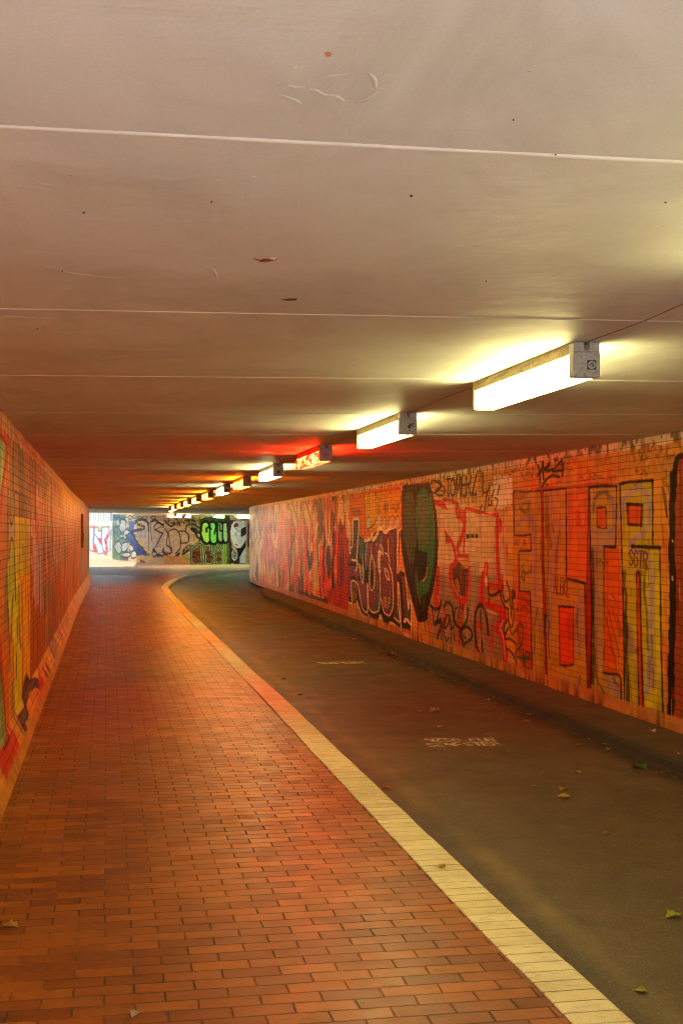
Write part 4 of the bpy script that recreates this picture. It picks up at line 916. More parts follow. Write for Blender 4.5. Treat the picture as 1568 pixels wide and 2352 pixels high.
for P in ([(480,740),(560,680),(640,610),(690,640),(680,740),(690,860),(705,1000),(520,1020),(480,960)], [(720,640),(840,630),(850,800),(910,840),(920,900),(870,1010),(740,1010)], [(940,740),(1000,720),(1045,780),(1035,1000),(950,1010),(930,860)], [(940,610),(985,600),(1005,680),(985,710),(945,680)]):
    K.poly(P, BRN, .95); hl(P+[P[0]], .12, (150,170,120), .9, curve=False); hl(P+[P[0]], .06, KB, .9, curve=False)
for w, x, y, x1 in (('UXSE',500,820,640),('MAT',500,890,640),('BULL',500,960,690),('ONE',745,810,850),('BROU',750,890,900),('XL',760,960,860),('H',950,820,1020),('EX',960,930,1030)): K.text(w, (x,y), (x1,y), .12, .035, KB, seed=x+y, alpha=.85)
GRN = (150,214,90)
for P, c in (([(700,260),(760,230),(800,280),(760,380),(800,330),(840,340),(835,540),(780,600),(720,570),(680,440)], (160,206,90)), ([(850,240),(900,240),(930,290),(915,420),(960,300),(975,440),(940,590),(880,610),(850,560)], (110,206,90)), ([(985,250),(1020,240),(1060,290),(1050,400),(1075,400),(1060,560),(1010,585),(985,520)], (130,180,120)), ([(1085,260),(1130,240),(1145,420),(1165,480),(1145,570),(1110,588),(1085,540)], (150,190,136))):
    hl(P+[P[0]], .22, KB, .95); K.poly(P, c, .97)
hl([(770,400),(770,340),(820,320),(850,350)], .12, KB, .95); hl([(915,440),(940,300)], .1, KB, .95); hl([(1010,270),(1020,380),(1060,380)], .1, KB, .95)
K.poly([(1160,180),(1320,190),(1210,420),(1210,500),(1240,700),(1300,800),(1490,640),(1490,1000),(1200,990)], (24,32,26), .95, rough=.05)
K.poly([(1270,215),(1490,205),(1490,560),(1400,690),(1340,705),(1270,660),(1220,500),(1208,400),(1230,270)], (214,224,224), .98, curve=False)
K.poly([(1270,270),(1310,240),(1350,250),(1345,300),(1290,325),(1270,310)], (120,30,26), .95, curve=True); K.poly([(1295,345),(1320,335),(1330,360),(1300,368)], (120,30,26), .95)
K.poly([(1400,370),(1430,330),(1500,320),(1500,430),(1430,490),(1400,480)], KB, .97, curve=True); K.poly([(1378,870),(1490,640),(1490,985),(1385,985)], (214,224,226), .97); K.poly([(1300,710),(1400,700),(1490,560),(1490,680),(1380,870),(1340,860)], KB, .97)
K.poly([(1240,760),(1290,725),(1330,760),(1338,850),(1310,920),(1280,935),(1240,900),(1230,820)], (206,216,216), .97, curve=True); hl([(1260,860),(1270,770),(1290,750)], .06, KB); hl([(1285,860),(1300,770),(1315,830),(1290,870)], .05, KB); hl([(1265,880),(1300,900)], .05, KB)
hl([(1290,430),(1310,440),(1300,470)], .04, (60,60,60)); hl([(1300,630),(1340,650)], .05, (60,60,60)); hl([(1370,380),(1340,370)], .03, KB)
hl([(1170,150),(1180,1000)], .22, (60,40,24), .7, wear=.4)
KJ()
for i in range(60): x = random.uniform(-10,640); y = random.uniform(260,820); hl([(x,y),(x+random.uniform(-30,30),y+random.uniform(-6,6))], .03, random.choice([(90,80,80),(120,100,80),(60,60,76)]), .6)
KI()
for i in range(60): x = random.uniform(900,1568); y = random.uniform(300,820); hl([(x,y),(x+random.uniform(-50,50),y+random.uniform(-4,4))], .03, random.choice([(90,80,80),(120,100,80),(60,64,90)]), .55)
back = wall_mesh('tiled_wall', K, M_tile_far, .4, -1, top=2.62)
tag(back, 'curved tiled wall across the far end with silver, blue and green throw-ups', 'wall')

# ------------------------------------------------------------------ GROUND, PATH, KERBS, ROAD
def sheet(name, pts, z, mat, thick=0.0, uvpath=None, parent=None, down=True):
    bm = bmesh.new(); vs = [bm.verts.new((x,y,z)) for x, y in pts]; f = bm.faces.new(vs)
    bm.normal_update()
    if f.normal.z < 0: f.normal_flip()
    if thick:
        r = bmesh.ops.extrude_face_region(bm, geom=[f]); 
        for v in [v for v in r['geom'] if isinstance(v, bmesh.types.BMVert)]: v.co.z += thick
        bmesh.ops.recalc_face_normals(bm, faces=bm.faces)
    bmesh.ops.triangulate(bm, faces=[f for f in bm.faces if len(f.verts) > 4], ngon_method='EAR_CLIP')
    return bm_obj(name, bm, mat, parent, uv=True)
XK = 1.465                                            # left edge of the pale kerb band
kc = spline([(XK+.02,-7),(XK+.02,-2),(XK+.018,3.5),(XK,6),(XK,10),(XK-.03,24),(XK-.02,31),(XK+.03,35.5),(1.62,38.5),(2.1,43.0),(3.0,47.9),(4.35,51.4),(5.7,54.1),(8.5,58.3),(13,63.5)], 8)
T = np.gradient(kc, axis=0); T /= np.hypot(T[:,0], T[:,1])[:,None]; NR = np.stack([T[:,1], -T[:,0]], -1)
BW = .215
kr = kc+NR*BW
gnd = sheet('ground', [(-300,-300),(300,-300),(300,400),(-300,400)], -.16, M_ground); tag(gnd, kind='structure')
YA, YB = 2.35, 48.0
kin = [tuple(p) for p in kc if YA+.05 < p[1] < YB]; kout = [tuple(p) for p in kc if p[1] > YB+.1]
xb = float(np.interp(YB, kc[:,1], kc[:,0]))
path = sheet('pavement', [(-1.6,YA),(XK+.015,YA)]+kin+[(xb,YB),(-1.6,YB)], -.12, M_brick, thick=.12); tag(path, kind='structure')
bounce_apron = sheet('bounce_forecourt', [(-6,-14),(XK+.015,-14),(XK+.015,YA-.002),(-1.6,YA-.002),(-1.6,Y0),(-6,Y0)], -.12, M_ground, thick=.119); tag(bounce_apron, kind='structure')  # unseen pale floor added to bounce neutral daylight onto the near ceiling
hall = sheet('footpath', [(-1.6,YB+.002),(xb,YB+.002)]+kout+[(16,72),(2,92),(-9,92),(-9,YB+.002)], -.12, M_paver, thick=.119); tag(hall, kind='structure')
# the pale stone band, with a rounded nose towards the road
def ribbon(name, line, NRm, prof, mat, parent=None, u0=0.0):
    """sweep profile [(offset, z, v)] along the line"""
    L = np.concatenate([[0], np.cumsum(np.hypot(*np.diff(line, axis=0).T))])
    V = []; UV = []
    for p, nn, l in zip(line, NRm, L):
        for (o, z) in prof: V.append((p[0]+nn[0]*o, p[1]+nn[1]*o, z)); UV.append((o+u0, l))
    k = len(prof); Fc = []
    for i in range(len(line)-1):
        for j in range(k-1): Fc.append((i*k+j, i*k+j+1, (i+1)*k+j+1, (i+1)*k+j))
    me = bpy.data.meshes.new(name); me.from_pydata(V, [], Fc); me.update()
    uv = me.uv_layers.new(name='UVMap')
    for lp in me.loops: uv.data[lp.index].uv = UV[lp.vertex_index]
    return link(name, me, mat, parent)
kd = spline(kc, 2); Td = np.gradient(kd, axis=0); Td /= np.hypot(Td[:,0], Td[:,1])[:,None]; NRd = np.stack([Td[:,1], -Td[:,0]], -1)
_r = np.random.RandomState(5); jl = np.concatenate([[0], np.cumsum(np.hypot(*np.diff(kd, axis=0).T))])
_n = int(jl[-1]/.1)+1; kl = np.arange(_n)*.1
kd = np.stack([np.interp(kl, jl, kd[:,0]), np.interp(kl, jl, kd[:,1])], -1); NRd = np.stack([np.interp(kl, jl, NRd[:,0]), np.interp(kl, jl, NRd[:,1])], -1)
kd[:,0] += np.repeat(_r.uniform(-.003,.003,_n//4+2),4)[:_n]+.008*np.sin(kl*.9)*np.sin(kl*.23)
kerb = ribbon('kerb', kd, NRd, [(0,-.02),(.002,.004),(.01,.006),(BW-.03,.006),(BW-.012,.001),(BW,-.014),(BW+.004,-.12)], M_cream); tag(kerb, kind='structure')
for p in kerb.data.polygons: p.use_smooth = False
road = sheet('road', [(1.2,-7),(5,-7),(5.2,39)]+[(8,44),(20,50),(30,62),(12,68),(4.2,55),(2,48),(1.2,38)], ZR, M_road); tag(road, kind='structure')
# raised asphalt strip along the right wall with a worn, uneven edge
ys = np.concatenate([np.arange(-7, 36.5, .16)]); rn_ = random.Random(3)
ed = []; w_ = 0
for y in ys:
    w_ = w_*.8+rn_.uniform(-.016,.016); taper_ = max(0, (y-31)/5.5)**2
    ed.append((3.91+w_+taper_*.5+.03*math.sin(y*.45), y))
ed = np.array(ed); N1 = np.tile([1.0, 0.0], (len(ed), 1))
strip = ribbon('sidewalk', ed, N1, [(-.05,ZR-.01),(-.015,-.062),(-.002,-.022),(.03,-.003),(.09,.0),(.8,.0)], M_strip)
strip.data.materials.append(plain('caked_gutter_dirt', (.022,.016,.009), .9, var=.4, scale=20))
for p in strip.data.polygons: p.use_smooth = False; p.material_index = 1 if p.index % 5 in (0,1,2) else 0
tag(strip, kind='structure')

# ------------------------------------------------------------------ CEILING
ceil_pts = [(-1.1,Y0),(5.0,Y0),(5.0,38),(12,46),(24,48),(24,78),(14.5,70.3),(10.3,66.8),(6.7,64.2),(5.3,63.4),(4.0,63.4),(2.75,64.8),(1.75,67.1),(1.45,66.9),(1.05,56.4),(-1.2,55.4),(-1.25,53.5),(-9,52.5),(-9,48.5),(-1.1,48.5)]
ce = sheet('ceiling', ceil_pts, HC, M_ceil, thick=.55); tag(ce, kind='structure')
def bead(p0, p1, r, wob, seed):
    rr = random.Random(seed); n = max(12, int(math.dist(p0, p1)/.12)); V = []; Fc = []; w = 0
    p0 = np.array(p0); p1 = np.array(p1); d = (p1-p0); L = np.hypot(*d); nn = np.array([-d[1], d[0]])/L
    for i in range(n+1):
        w = w*.85+rr.uniform(-wob, wob); q = p0+d*i/n+nn*w; k = r*rr.uniform(.8,1.25)
        for a in (0, 45, 90, 135, 180): V.append((q[0]+nn[0]*k*math.cos(R(a)), q[1]+nn[1]*k*math.cos(R(a)), HC-k*.6*math.sin(R(a))-.0005))
    for i in range(n):
        for j in range(4): a = i*5+j; Fc.append((a, a+5, a+6, a+1))
    me = bpy.data.meshes.new('sealant_joint'); me.from_pydata(V, [], Fc); me.update()
    for p in me.polygons: p.use_smooth = True
    return link('sealant_joint', me, M_sealant, ce)
def ext(p, q):      # lengthen a joint to both walls
    p = np.array(p); q = np.array(q); d = (q-p)/(q[0]-p[0])
    return tuple(p+d*(XL+.0-p[0])), tuple(p+d*(XR-p[0]))
J = [((0,288),(1568,370)),((0,708),(1530,737)),((0,861),(1568,875)),((0,947),(1568,952)),((0,999),(1400,997)),((200,1035),(1100,1036))]
for i, (a, b) in enumerate(J):
    p, q = ext(ceil_pt(*a), ceil_pt(*b)); bead(p, q, .0075 if i == 0 else (.005 if i == 1 else .0045), .0016, i)
y = 14.4
while y < 46: bead((XL+.02,y), (XR,y+.05), .004, .002, int(y)); y += 2.0
bead((XL,.62), (XR,.5), .006, .002, 99)
# flakes and scars on the ceiling
def flake(name, pts, z, mat, th=.002, label=None, cat=None):
    bm = bmesh.new(); vs = [bm.verts.new((*ceil_pt(x,y),HC-z)) for x, y in pts]; f = bm.faces.new(vs)
    r = bmesh.ops.extrude_face_region(bm, geom=[f])
    for v in [v for v in r['geom'] if isinstance(v, bmesh.types.BMVert)]: v.co.z -= th
    bmesh.ops.recalc_face_normals(bm, faces=bm.faces)
    return bm_obj(name, bm, mat, ce)
M_rust = plain('rust_scar', (.32,.07,.03), .8, var=.4, scale=60); M_pale = plain('bare_plaster', (.85,.83,.8), .6, var=.05)
M_or = plain('orange_speck', (.6,.25,.1), .8); M_dk = plain('dark_speck', (.06,.04,.03), .8)
flake('paint_scar', [(582,592),(598,597),(606,593),(615,596),(620,590),(634,590),(636,595),(626,597),(612,600),(600,600)], .0012, M_rust)
flake('bare_patch', [(617,588),(627,586),(635,588),(632,593),(622,592)], .004, M_pale)
flake('paint_scar', [(746,120),(755,117),(762,121),(758,126),(748,126)], .0012, M_or)
for (x, y, s) in ((583,404,4),(678,151,5),(1178,273,3),(486,462,3),(193,487,4),(944,448,5),(1527,463,4),(1116,644,3),(144,621,3),(86,755,3),(1275,354,5),(1480,736,3),(1550,720,3)):
    s *= .7; flake('speck', [(x-s,y),(x-s*.3,y-s*.6),(x+s,y-s*.2),(x+s*.6,y+s*.5),(x-s*.4,y+s*.5)], .0012, M_pale if y in (404,151,720) else M_dk)
flake('scratch', [(647,687),(665,685),(682,685),(680,688),(662,689)], .0012, M_dk)
rr = random.Random(21)
def ridge(P, r):
    V = []; Fc = []
    Pm = spline([ceil_pt(*p) for p in P], 5)
    for i, p in enumerate(Pm):
        t = Pm[min(i+1, len(Pm)-1)]-Pm[max(i-1, 0)]; t = t/np.hypot(*t); nn = np.array([-t[1], t[0]]); k = r*(.35+.65*math.sin(math.pi*(i+.3)/len(Pm)))
        for a in (0, 60, 120, 180): V.append((p[0]+nn[0]*k*math.cos(R(a)), p[1]+nn[1]*k*math.cos(R(a)), HC-.35*k*math.sin(R(a))-.0004))
    for i in range(len(Pm)-1):
        for j in range(3): a = i*4+j; Fc.append((a, a+4, a+5, a+1))
    me = bpy.data.meshes.new('plaster_ridge'); me.from_pydata(V, [], Fc); me.update()
    for p in me.polygons: p.use_smooth = True
    link('plaster_ridge', me, M_ceil, ce)
for P in ([(640,215),(665,225),(690,235)], [(700,210),(720,205),(740,215),(770,225)], [(735,180),(770,172),(800,169)], [(846,166),(858,180),(862,200)], [(820,240),(850,228)], [(630,200),(650,188)], [(815,232),(840,225),(870,205)], [(660,195),(680,200),(700,198)], [(740,222),(765,218),(790,232)], [(500,640),(490,620),(470,610)], [(80,415),(100,422),(120,424)], [(100,608),(160,625),(240,636),(290,636)], [(0,725),(60,728),(130,733)]):
    ridge(P, .0055)

# ------------------------------------------------------------------ LAMPS
def make_lamp(kind, detail, sticker):
    t = empty('strip_light')
    hm = M_red_h if kind == 'red' else (M_or_h if kind in ('orange','yellow') else M_housing)
    # local axes: +y along the tube, near end at y=0, z=0 at the ceiling
    bm = bmesh.new(); add_box(bm, -.056,.056, .055,1.49, -.048,-.001, .003); bm_obj('housing', bm, hm, t)
    bm = bmesh.new(); add_box(bm, -.053,.053, .060,1.485, -.149,-.049, .006); d = bm_obj('diffuser', bm, M_L[kind], t)
    tag(d, {'white':'glowing white cover','red':'cover painted red and glowing','orange':'cover stained orange and glowing','yellow':'yellow stained glowing cover','green':'green glowing cover','cold':'pale glowing cover'}[kind])
    # near end cap: grey box with a notched upper lip
    bm = bmesh.new(); add_box(bm, -.060,.060, -.004,.055, -.150,-.042, .006)
    add_box(bm, -.058,-.010, 0,.055, -.0415,-.002, .002); add_box(bm, .012,.058, 0,.055, -.0415,-.002, .002); add_box(bm, -.012,.014, .004,.055, -.0415,-.026, .001)
    c1 = bm_obj('end_cap', bm, M_cap, t)
    bm = bmesh.new(); add_box(bm, -.060,.060, 1.49,1.515, -.152,-.001, .005); bm_obj('end_cap', bm, hm, t)
    if detail:
        bm = bmesh.new(); add_box(bm, -.006,.008, -.002,.01, -.034,-.012, .002); add_box(bm, -.002,.004, -.012,0, -.012,-.004, .001); bm_obj('cap_screw', bm, M_cable, c1)
        if sticker == 'ring':
            bm = bmesh.new(); add_box(bm, .000,.040, -.0055,-.0045, -.118,-.078); s = bm_obj('sticker', bm, M_stick_k, c1)
            bm = bmesh.new()
            for k in range(18):
                a0, a1 = R(k*20), R(k*20+20)
                q = [(.020+r_*math.cos(a), -.0064, -.098+r_*math.sin(a)) for a, r_ in ((a0,.011),(a0,.017),(a1,.017),(a1,.011))]
                bm.faces.new([bm.verts.new(v) for v in q])
            for (x0, z0, x1, z1) in ((.012,-.090,.026,-.094),(.026,-.094,.014,-.102),(.014,-.102,.028,-.107),(.012,-.1,.02,-.096)):
                q = [(x0,-.0064,z0),(x1,-.0064,z1),(x1,-.0064,z1-.003),(x0,-.0064,z0-.003)]; bm.faces.new([bm.verts.new(v) for v in q])
            r2 = bmesh.ops.extrude_face_region(bm, geom=list(bm.faces))
            for v in [v for v in r2['geom'] if isinstance(v, bmesh.types.BMVert)]: v.co.y += .0005
            bm_obj('sticker_print', bm, M_stick_w, c1)
        else:
            mt = {'red':M_stick_r,'scrawl':M_black,'dark':M_stick_k}[sticker]
            bm = bmesh.new(); rr2 = random.Random(len(bpy.data.objects))
            if sticker == 'red': 
                for (x0,x1,z0,z1) in ((-.018,.022,-.080,-.075),(-.018,.022,-.118,-.113),(-.018,-.013,-.113,-.080),(.017,.022,-.113,-.080),(-.004,.001,-.106,-.086),(.001,.012,-.098,-.094),(-.010,-.006,-.1,-.086)): add_box(bm, x0,x1, -.0055,-.0042, z0,z1)
            elif sticker == 'dark': add_box(bm, -.02,.016, -.0055,-.0045, -.112,-.080)
            else:
                for k in range(9):
                    x, z = rr2.uniform(-.005,.035), rr2.uniform(-.125,-.065); add_box(bm, x,x+rr2.uniform(.004,.014), -.0055,-.0042, z,z+rr2.uniform(.004,.013))
            bm_obj('cap_mark', bm, mt, c1)  # mark on the end cap
        # ragged web and dust along the upper edge
        rr3 = random.Random(kind+sticker); bm = bmesh.new(); pv_ = None; h = .01
        for k in range(181):
            y = .06+k*1.42/180; h = max(.002, min(.022, h+rr3.uniform(-.007,.007)))
            cur = [bm.verts.new((-.0572-rr3.uniform(0,.004),y,-.0006)), bm.verts.new((-.0575-rr3.uniform(0,.002),y,-h-.001))]
            if pv_: bm.faces.new((pv_[0], cur[0], cur[1], pv_[1]))
            pv_ = cur
        bm_obj('dust_fringe', bm, M_cable, t)
    return t
def scribble(t, paths, mat, w=.006):
    for P in paths:
        bm = bmesh.new(); P = spline(P, 5); pv_ = None
        for k in range(len(P)):
            d = P[min(k+1, len(P)-1)]-P[max(k-1, 0)]; n_ = np.array([-d[1], d[0]])/max(1e-6, np.hypot(*d))*w/2
            cur = [bm.verts.new((-.0545, *(P[k]-n_))), bm.verts.new((-.0545, *(P[k]+n_)))]
            if pv_: bm.faces.new((pv_[0], cur[0], cur[1], pv_[1]))
            pv_ = cur
        bm_obj('paint_stroke', bm, mat, t)
def copy_tree(o, parent=None):
    c = o.copy(); COL.objects.link(c); c.parent = parent
    for ch in list(o.children): copy_tree(ch, c)
    return c
GL = 'strip lights in a row along the tunnel ceiling'
lampx = 1.985
near_y = [-4.6,-1.05] 
caps = [(1,5.42,'white','ring'),(2,8.62,'white','scrawl'),(3,11.84,'red','red'),(4,15.14,'white','dark'),(5,18.5,'orange','scrawl'),(6,21.6,'white','dark'),(7,25.0,'orange','scrawl'),(8,28.25,'yellow','dark'),(9,31.4,'yellow','scrawl'),(10,34.4,'orange','dark'),(11,37.6,'yellow','dark'),(12,40.9,'white','dark')]
labs = {1:'big nearest white strip light with a round-print sticker on its grey end',2:'second strip light along the ceiling, white, black scrawl on its end cap',
 3:'red painted strip light glowing red on the ceiling, red square print on its end',4:'white strip light directly beyond the red painted one',
 5:'small orange strip light, the first orange one beyond the red lamp',6:'white strip light between two orange ones',
 7:'orange strip light just beyond the second white one past the red lamp',8:'yellow strip light, eighth in the row',9:'pale yellow strip light, ninth in the row',10:'tiny orange strip light, tenth in the row',
 11:'tiny yellow strip light, eleventh in the row',12:'tiny white strip light, last of the straight row before the bend'}
protos = {}
for i, dd, kind, st in caps:
    Y = (dd-(lampx+.06)*math.sin(TH))/math.cos(TH)
    key = (kind, st)
    if i <= 4 or key not in protos:
        t = make_lamp(kind, True, st); protos.setdefault(key, t)
    else: t = copy_tree(protos[key])
    t.location = (lampx, Y, HC); t.rotation_euler.z = R(0 if i < 12 else -4)
    tag(t, labs[i], 'strip light', GL)
    if i == 1:
        M_pk = plain('pink_marks', (.5,.03,.12), .6)
        b0, nt0 = M_pk.node_tree.nodes['Principled BSDF'], M_pk.node_tree
        scribble(t, [[(.10,-.062),(.085,-.07),(.10,-.078)],[(.09,-.09),(.075,-.10),(.10,-.108),(.085,-.125)],[(.11,-.07),(.12,-.075)]], M_pk, .005)
    if i == 3:
        M_br = plain('dark_red_marks', (.16,.02,.01), .6)
        P = [[(1.35,-.075),(1.38,-.13)],[(1.30,-.085),(1.24,-.10),(1.30,-.12),(1.2,-.13)],[(1.1,-.08),(1.1,-.14)],[(1.18,-.10),(1.02,-.095)],[(.95,-.08),(.9,-.12),(.8,-.12),(.78,-.09)],[(.62,-.08),(.55,-.11),(.5,-.08),(.53,-.14)],[(.42,-.14),(.40,-.07),(.3,-.08),(.38,-.105)],[(.25,-.075),(.2,-.1),(.26,-.125),(.14,-.13)],[(.24,-.1),(.15,-.1)]]
        scribble(t, P, M_br, .008)
# the lamp beside the camera lights the near ceiling from outside the frame
for Yb, lb in ((2.02,'white strip light beside the camera, out of the picture'),(-1.18+.05,'white strip light at the tunnel mouth behind the camera')):
    t = copy_tree(protos[('white','ring')]) if Yb > 0 else None
    if t is None: continue
    for ch in list(t.children):
        if ch.name.startswith('paint_stroke'): bpy.data.objects.remove(ch)
    t.location = (lampx, Yb, HC); tag(t, lb, 'strip light', GL)
# lamps of the bend, near the far wall
far = [(382,58.5,'red',-26,'small red strip light in front of the silver throw-up on the far wall'),(403,56.5,'white',-12,'small white strip light just right of the far red one'),(425,58.5,'cold',-12,'small pale yellow strip light over the far wall between white and green ones'),(491,59.5,'green',-22,'green glowing strip light above the green letters on the far wall'),(541,60.5,'cold',-30,'far strip light with dark marks above the white and black bubble shape')]
for x, d, kind, rz, lb in far:
    p = ray(x)*d; t = make_lamp(kind, False, 'dark'); t.location = (p[0], p[1], HC); t.rotation_euler.z = R(rz); tag(t, lb, 'strip light', GL)

# thin cables clipped to the ceiling between the lamps
def cable(pts, label):
    bm = bmesh.new(); P = spline(pts, 6); prev = None
    for i, p in enumerate(P):
        t = P[min(i+1, len(P)-1)]-P[max(i-1, 0)]; t /= np.hypot(*t); nn = np.array([-t[1], t[0]])
        ring = [bm.verts.new((p[0]+nn[0]*.0018*math.cos(R(a)), p[1]+nn[1]*.0018*math.cos(R(a)), HC-.002+.0018*math.sin(R(a)))) for a in range(0, 360, 60)]
        if prev:
            for k in range(6): bm.faces.new((prev[k], ring[k], ring[(k+1)%6], prev[(k+1)%6]))
        prev = ring
    o = bm_obj('ceiling_cable', bm, M_cable); tag(o, label, 'cable', 'thin cables between the ceiling lights')
cable([(1.99,3.55),(1.985,4.2),(2.0,4.6),(1.985,5.15)], 'thin dark cable running to the nearest strip light')
cable([(1.99,6.85),(1.975,7.4),(1.99,8.35)], 'thin dark cable between the first and second strip light')
cable([(1.99,10.05),(2.0,10.8),(1.985,11.6)], 'thin dark cable between the second strip light and the red one')

# ------------------------------------------------------------------ CABINETS on the walls
def cabinet(loc, side, w, h, label, dp=.11, M_cabinet=M_cabinet):
    t = empty('wall_cabinet', loc); s = side*dp/.11
    bm = bmesh.new(); add_box(bm, min(0,s*.11), max(0,s*.11), -w/2,w/2, -h/2,h/2, .008); bm_obj('body', bm, M_cabinet, t)
    x0 = s*.111; bm = bmesh.new(); add_box(bm, min(x0,x0+s*.014), max(x0,x0+s*.014), -w/2+.03,w/2-.03, -h/2+.03,h/2-.03, .004); dr = bm_obj('door', bm, M_cabinet, t)
    x1 = x0+s*.0145; bm = bmesh.new(); add_box(bm, min(x1,x1+s*.02), max(x1,x1+s*.02), -w/2+.05,-w/2+.08, -.25,-.05, .004); bm_obj('handle', bm, M_black, dr)
    tag(t, label, 'cabinet')
h = PR.hit(572.5); p = PR.at(h[0]); cabinet((float(p[0])-.002, float(p[1]), 1.48), -1, .5, .80, 'brown metal cabinet at the far curved end of the road-side wall', .07)
h = PL.hit(187); p = PL.at(h[0]); cabinet((float(p[0])+.002, float(p[1]), 1.62), 1, .42, .86, 'reddish brown cabinet high on the wall beside the brick path', .05, plain('red_cabinet_paint', (.30,.09,.03), .5, var=.3, scale=9, dirt=(.05,.03,.02)))

# ------------------------------------------------------------------ OUTDOORS beyond the far mouth
ow = Path([(-14,80.5),(-1.6,77.9),(.30,75.9)])
S_o = np.concatenate([np.arange(0,11,.5), np.arange(11, ow.L[-1], .03), [ow.L[-1]]]); Z_o = np.linspace(-.02, 1.98, 100)
O = Canvas(ow, S_o, Z_o); O.img[:] = lin((160,162,140)); O.img *= (.9+.2*O.n2)[...,None]
O.crop(360,2040,.20408)
O.poly([(0,290),(450,300),(450,440),(0,420)], (200,206,130), .8, rough=.1)
O.poly([(0,330),(80,310),(150,330),(230,320),(380,320),(440,400),(450,900),(330,900),(260,860),(60,830),(0,800)], (216,54,40), .85)
O.poly([(150,320),(230,320),(220,400),(160,380)], (110,180,90), .9)
for P in ([(-10,350),(60,340),(80,420),(60,600),(70,800),(20,800),(-10,700)], [(95,360),(150,330),(170,420),(225,400),(230,560),(160,560),(110,480),(200,650),(260,700),(270,840),(160,860),(120,700),(80,640)], [(240,340),(360,330),(385,400),(300,560),(280,600),(320,640),(310,830),(250,780),(235,560)], [(330,600),(430,380),(448,600),(400,640),(400,740),(450,760),(445,880),(330,880),(350,760)]):
    O.poly(P, (168,172,178), .97); O.stroke(P+[P[0]], .09, (84,104,130), .75, curve=False)
O.poly([(185,570),(220,600),(170,620)], (220,50,34), .95); O.poly([(290,630),(340,600),(330,660),(300,690)], (226,60,34), .95); O.poly([(315,720),(335,720),(335,780),(315,780)], (226,60,34), .95)
for P in ([(345,520),(370,510)], [(380,470),(390,510)], [(400,450),(410,480)], [(355,500),(365,525)]): O.stroke(P, .05, (210,40,50), .9)
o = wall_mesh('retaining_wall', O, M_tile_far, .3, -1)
tag(o, 'sunlit low retaining wall outside with white and red graffiti letters', 'wall')
# coping and railing of white bars
cop = ribbon('coping', np.array([(-14,80.5),(-1.6,77.9),(.34,75.95)]), np.array([(-.2,-.98),(-.45,-.89),(-.7,-.7)]), [(-.34,1.98),(-.34,2.12),(.05,2.12),(.05,1.98),(-.34,1.98)], M_rail, o)
rt = empty('railing', (-1.6,78.0,2.12))
M_bar = plain('grey_rail_paint', (.16,.18,.20), .4, var=.05)
def rail_piece(name, boxes, parent=rt):
    bm = bmesh.new()
    for b_ in boxes: add_box(bm, *b_)
    return bm_obj(name, bm, M_bar if name in ('bar','post') else M_rail, parent)
a = np.array([-1.6,78.0]); b_ = np.array([.30,76.0]); dv = (b_-a); L_ = np.hypot(*dv); ang = math.atan2(dv[1], dv[0]); rt.rotation_euler.z = ang
rail_piece('top_rail', [(-6,L_,-.03,.03,.98,1.04)]); rail_piece('bottom_rail', [(-6,L_,-.02,.02,.06,.10)])
pv = rail_piece('bar', [(-.018,.018,-.018,.018,.10,.98)]); xx = -2.0; pv.location = (xx,0,0)
while xx < L_-.12:
    xx += .14; c = pv.copy(); COL.objects.link(c); c.location = (xx,0,0)
ps = rail_piece('post', [(-.035,.035,-.035,.035,.002,1.08)]); ps.location = (-1.2,0,0)
for xq in (.8, L_-.04): c = ps.copy(); COL.objects.link(c); c.location = (xq,0,0)
tag(rt, 'white barred railing on top of the sunlit outdoor wall', 'railing')

# ------------------------------------------------------------------ CHALK on the road
def chalk(txt, x0, y0, x1, y1, lh, w, label, seed=1):
    """letters written across the road; base line from picture point (x0,y0) to (x1,y1)"""
    A = np.array(floor_pt(x0,y0,ZR)); B = np.array(floor_pt(x1,y1,ZR)); d = B-A; up = np.array([-d[1], d[0]])/np.hypot(*d)
    n = len(txt); cw = 1/(n*1.3-.3); bm = bmesh.new(); rr = random.Random(seed)
    for i, ch in enumerate(txt):
        for st in FONT.get(ch, []):
            P = [A+d*(i*1.3*cw+(u+rr.uniform(-.05,.05))*cw)+up*lh*(v+rr.uniform(-.04,.04)) for u, v in st]
            P = spline(P, 3) if len(P) > 4 else np.array(P)
            for p, q in zip(P[:-1], P[1:]):
                k = max(1, int(math.dist(p, q)/.035)); 
                for j in range(k):
                    if rr.random() < .13: continue
                    s0, s1 = p+(q-p)*j/k, p+(q-p)*(j+1)/k; t = s1-s0; L = max(1e-6, np.hypot(*t)); nn = np.array([-t[1], t[0]])/L*w*rr.uniform(.3,.62)
                    bm.faces.new([bm.verts.new((*v, ZR+.003+rr.uniform(0,.0006))) for v in (s0-nn, s1-nn, s1+nn, s0+nn)])
    bmesh.ops.recalc_face_normals(bm, faces=bm.faces)
    o = bm_obj('chalk_writing', bm, M_chalk, road); o['label'] = label
chalk('NZSG FUR', 980,1704, 1138,1703, .15, .020, 'upper line of faded yellowish writing on the road', 1)
chalk('SEMESTER', 985,1716, 1152,1713, .16, .021, 'lower line of faded yellowish writing on the road', 2)
chalk('SEMESTER', 735,1526, 840,1524, .22, .04, 'farther line of faded orange writing on the road', 3)

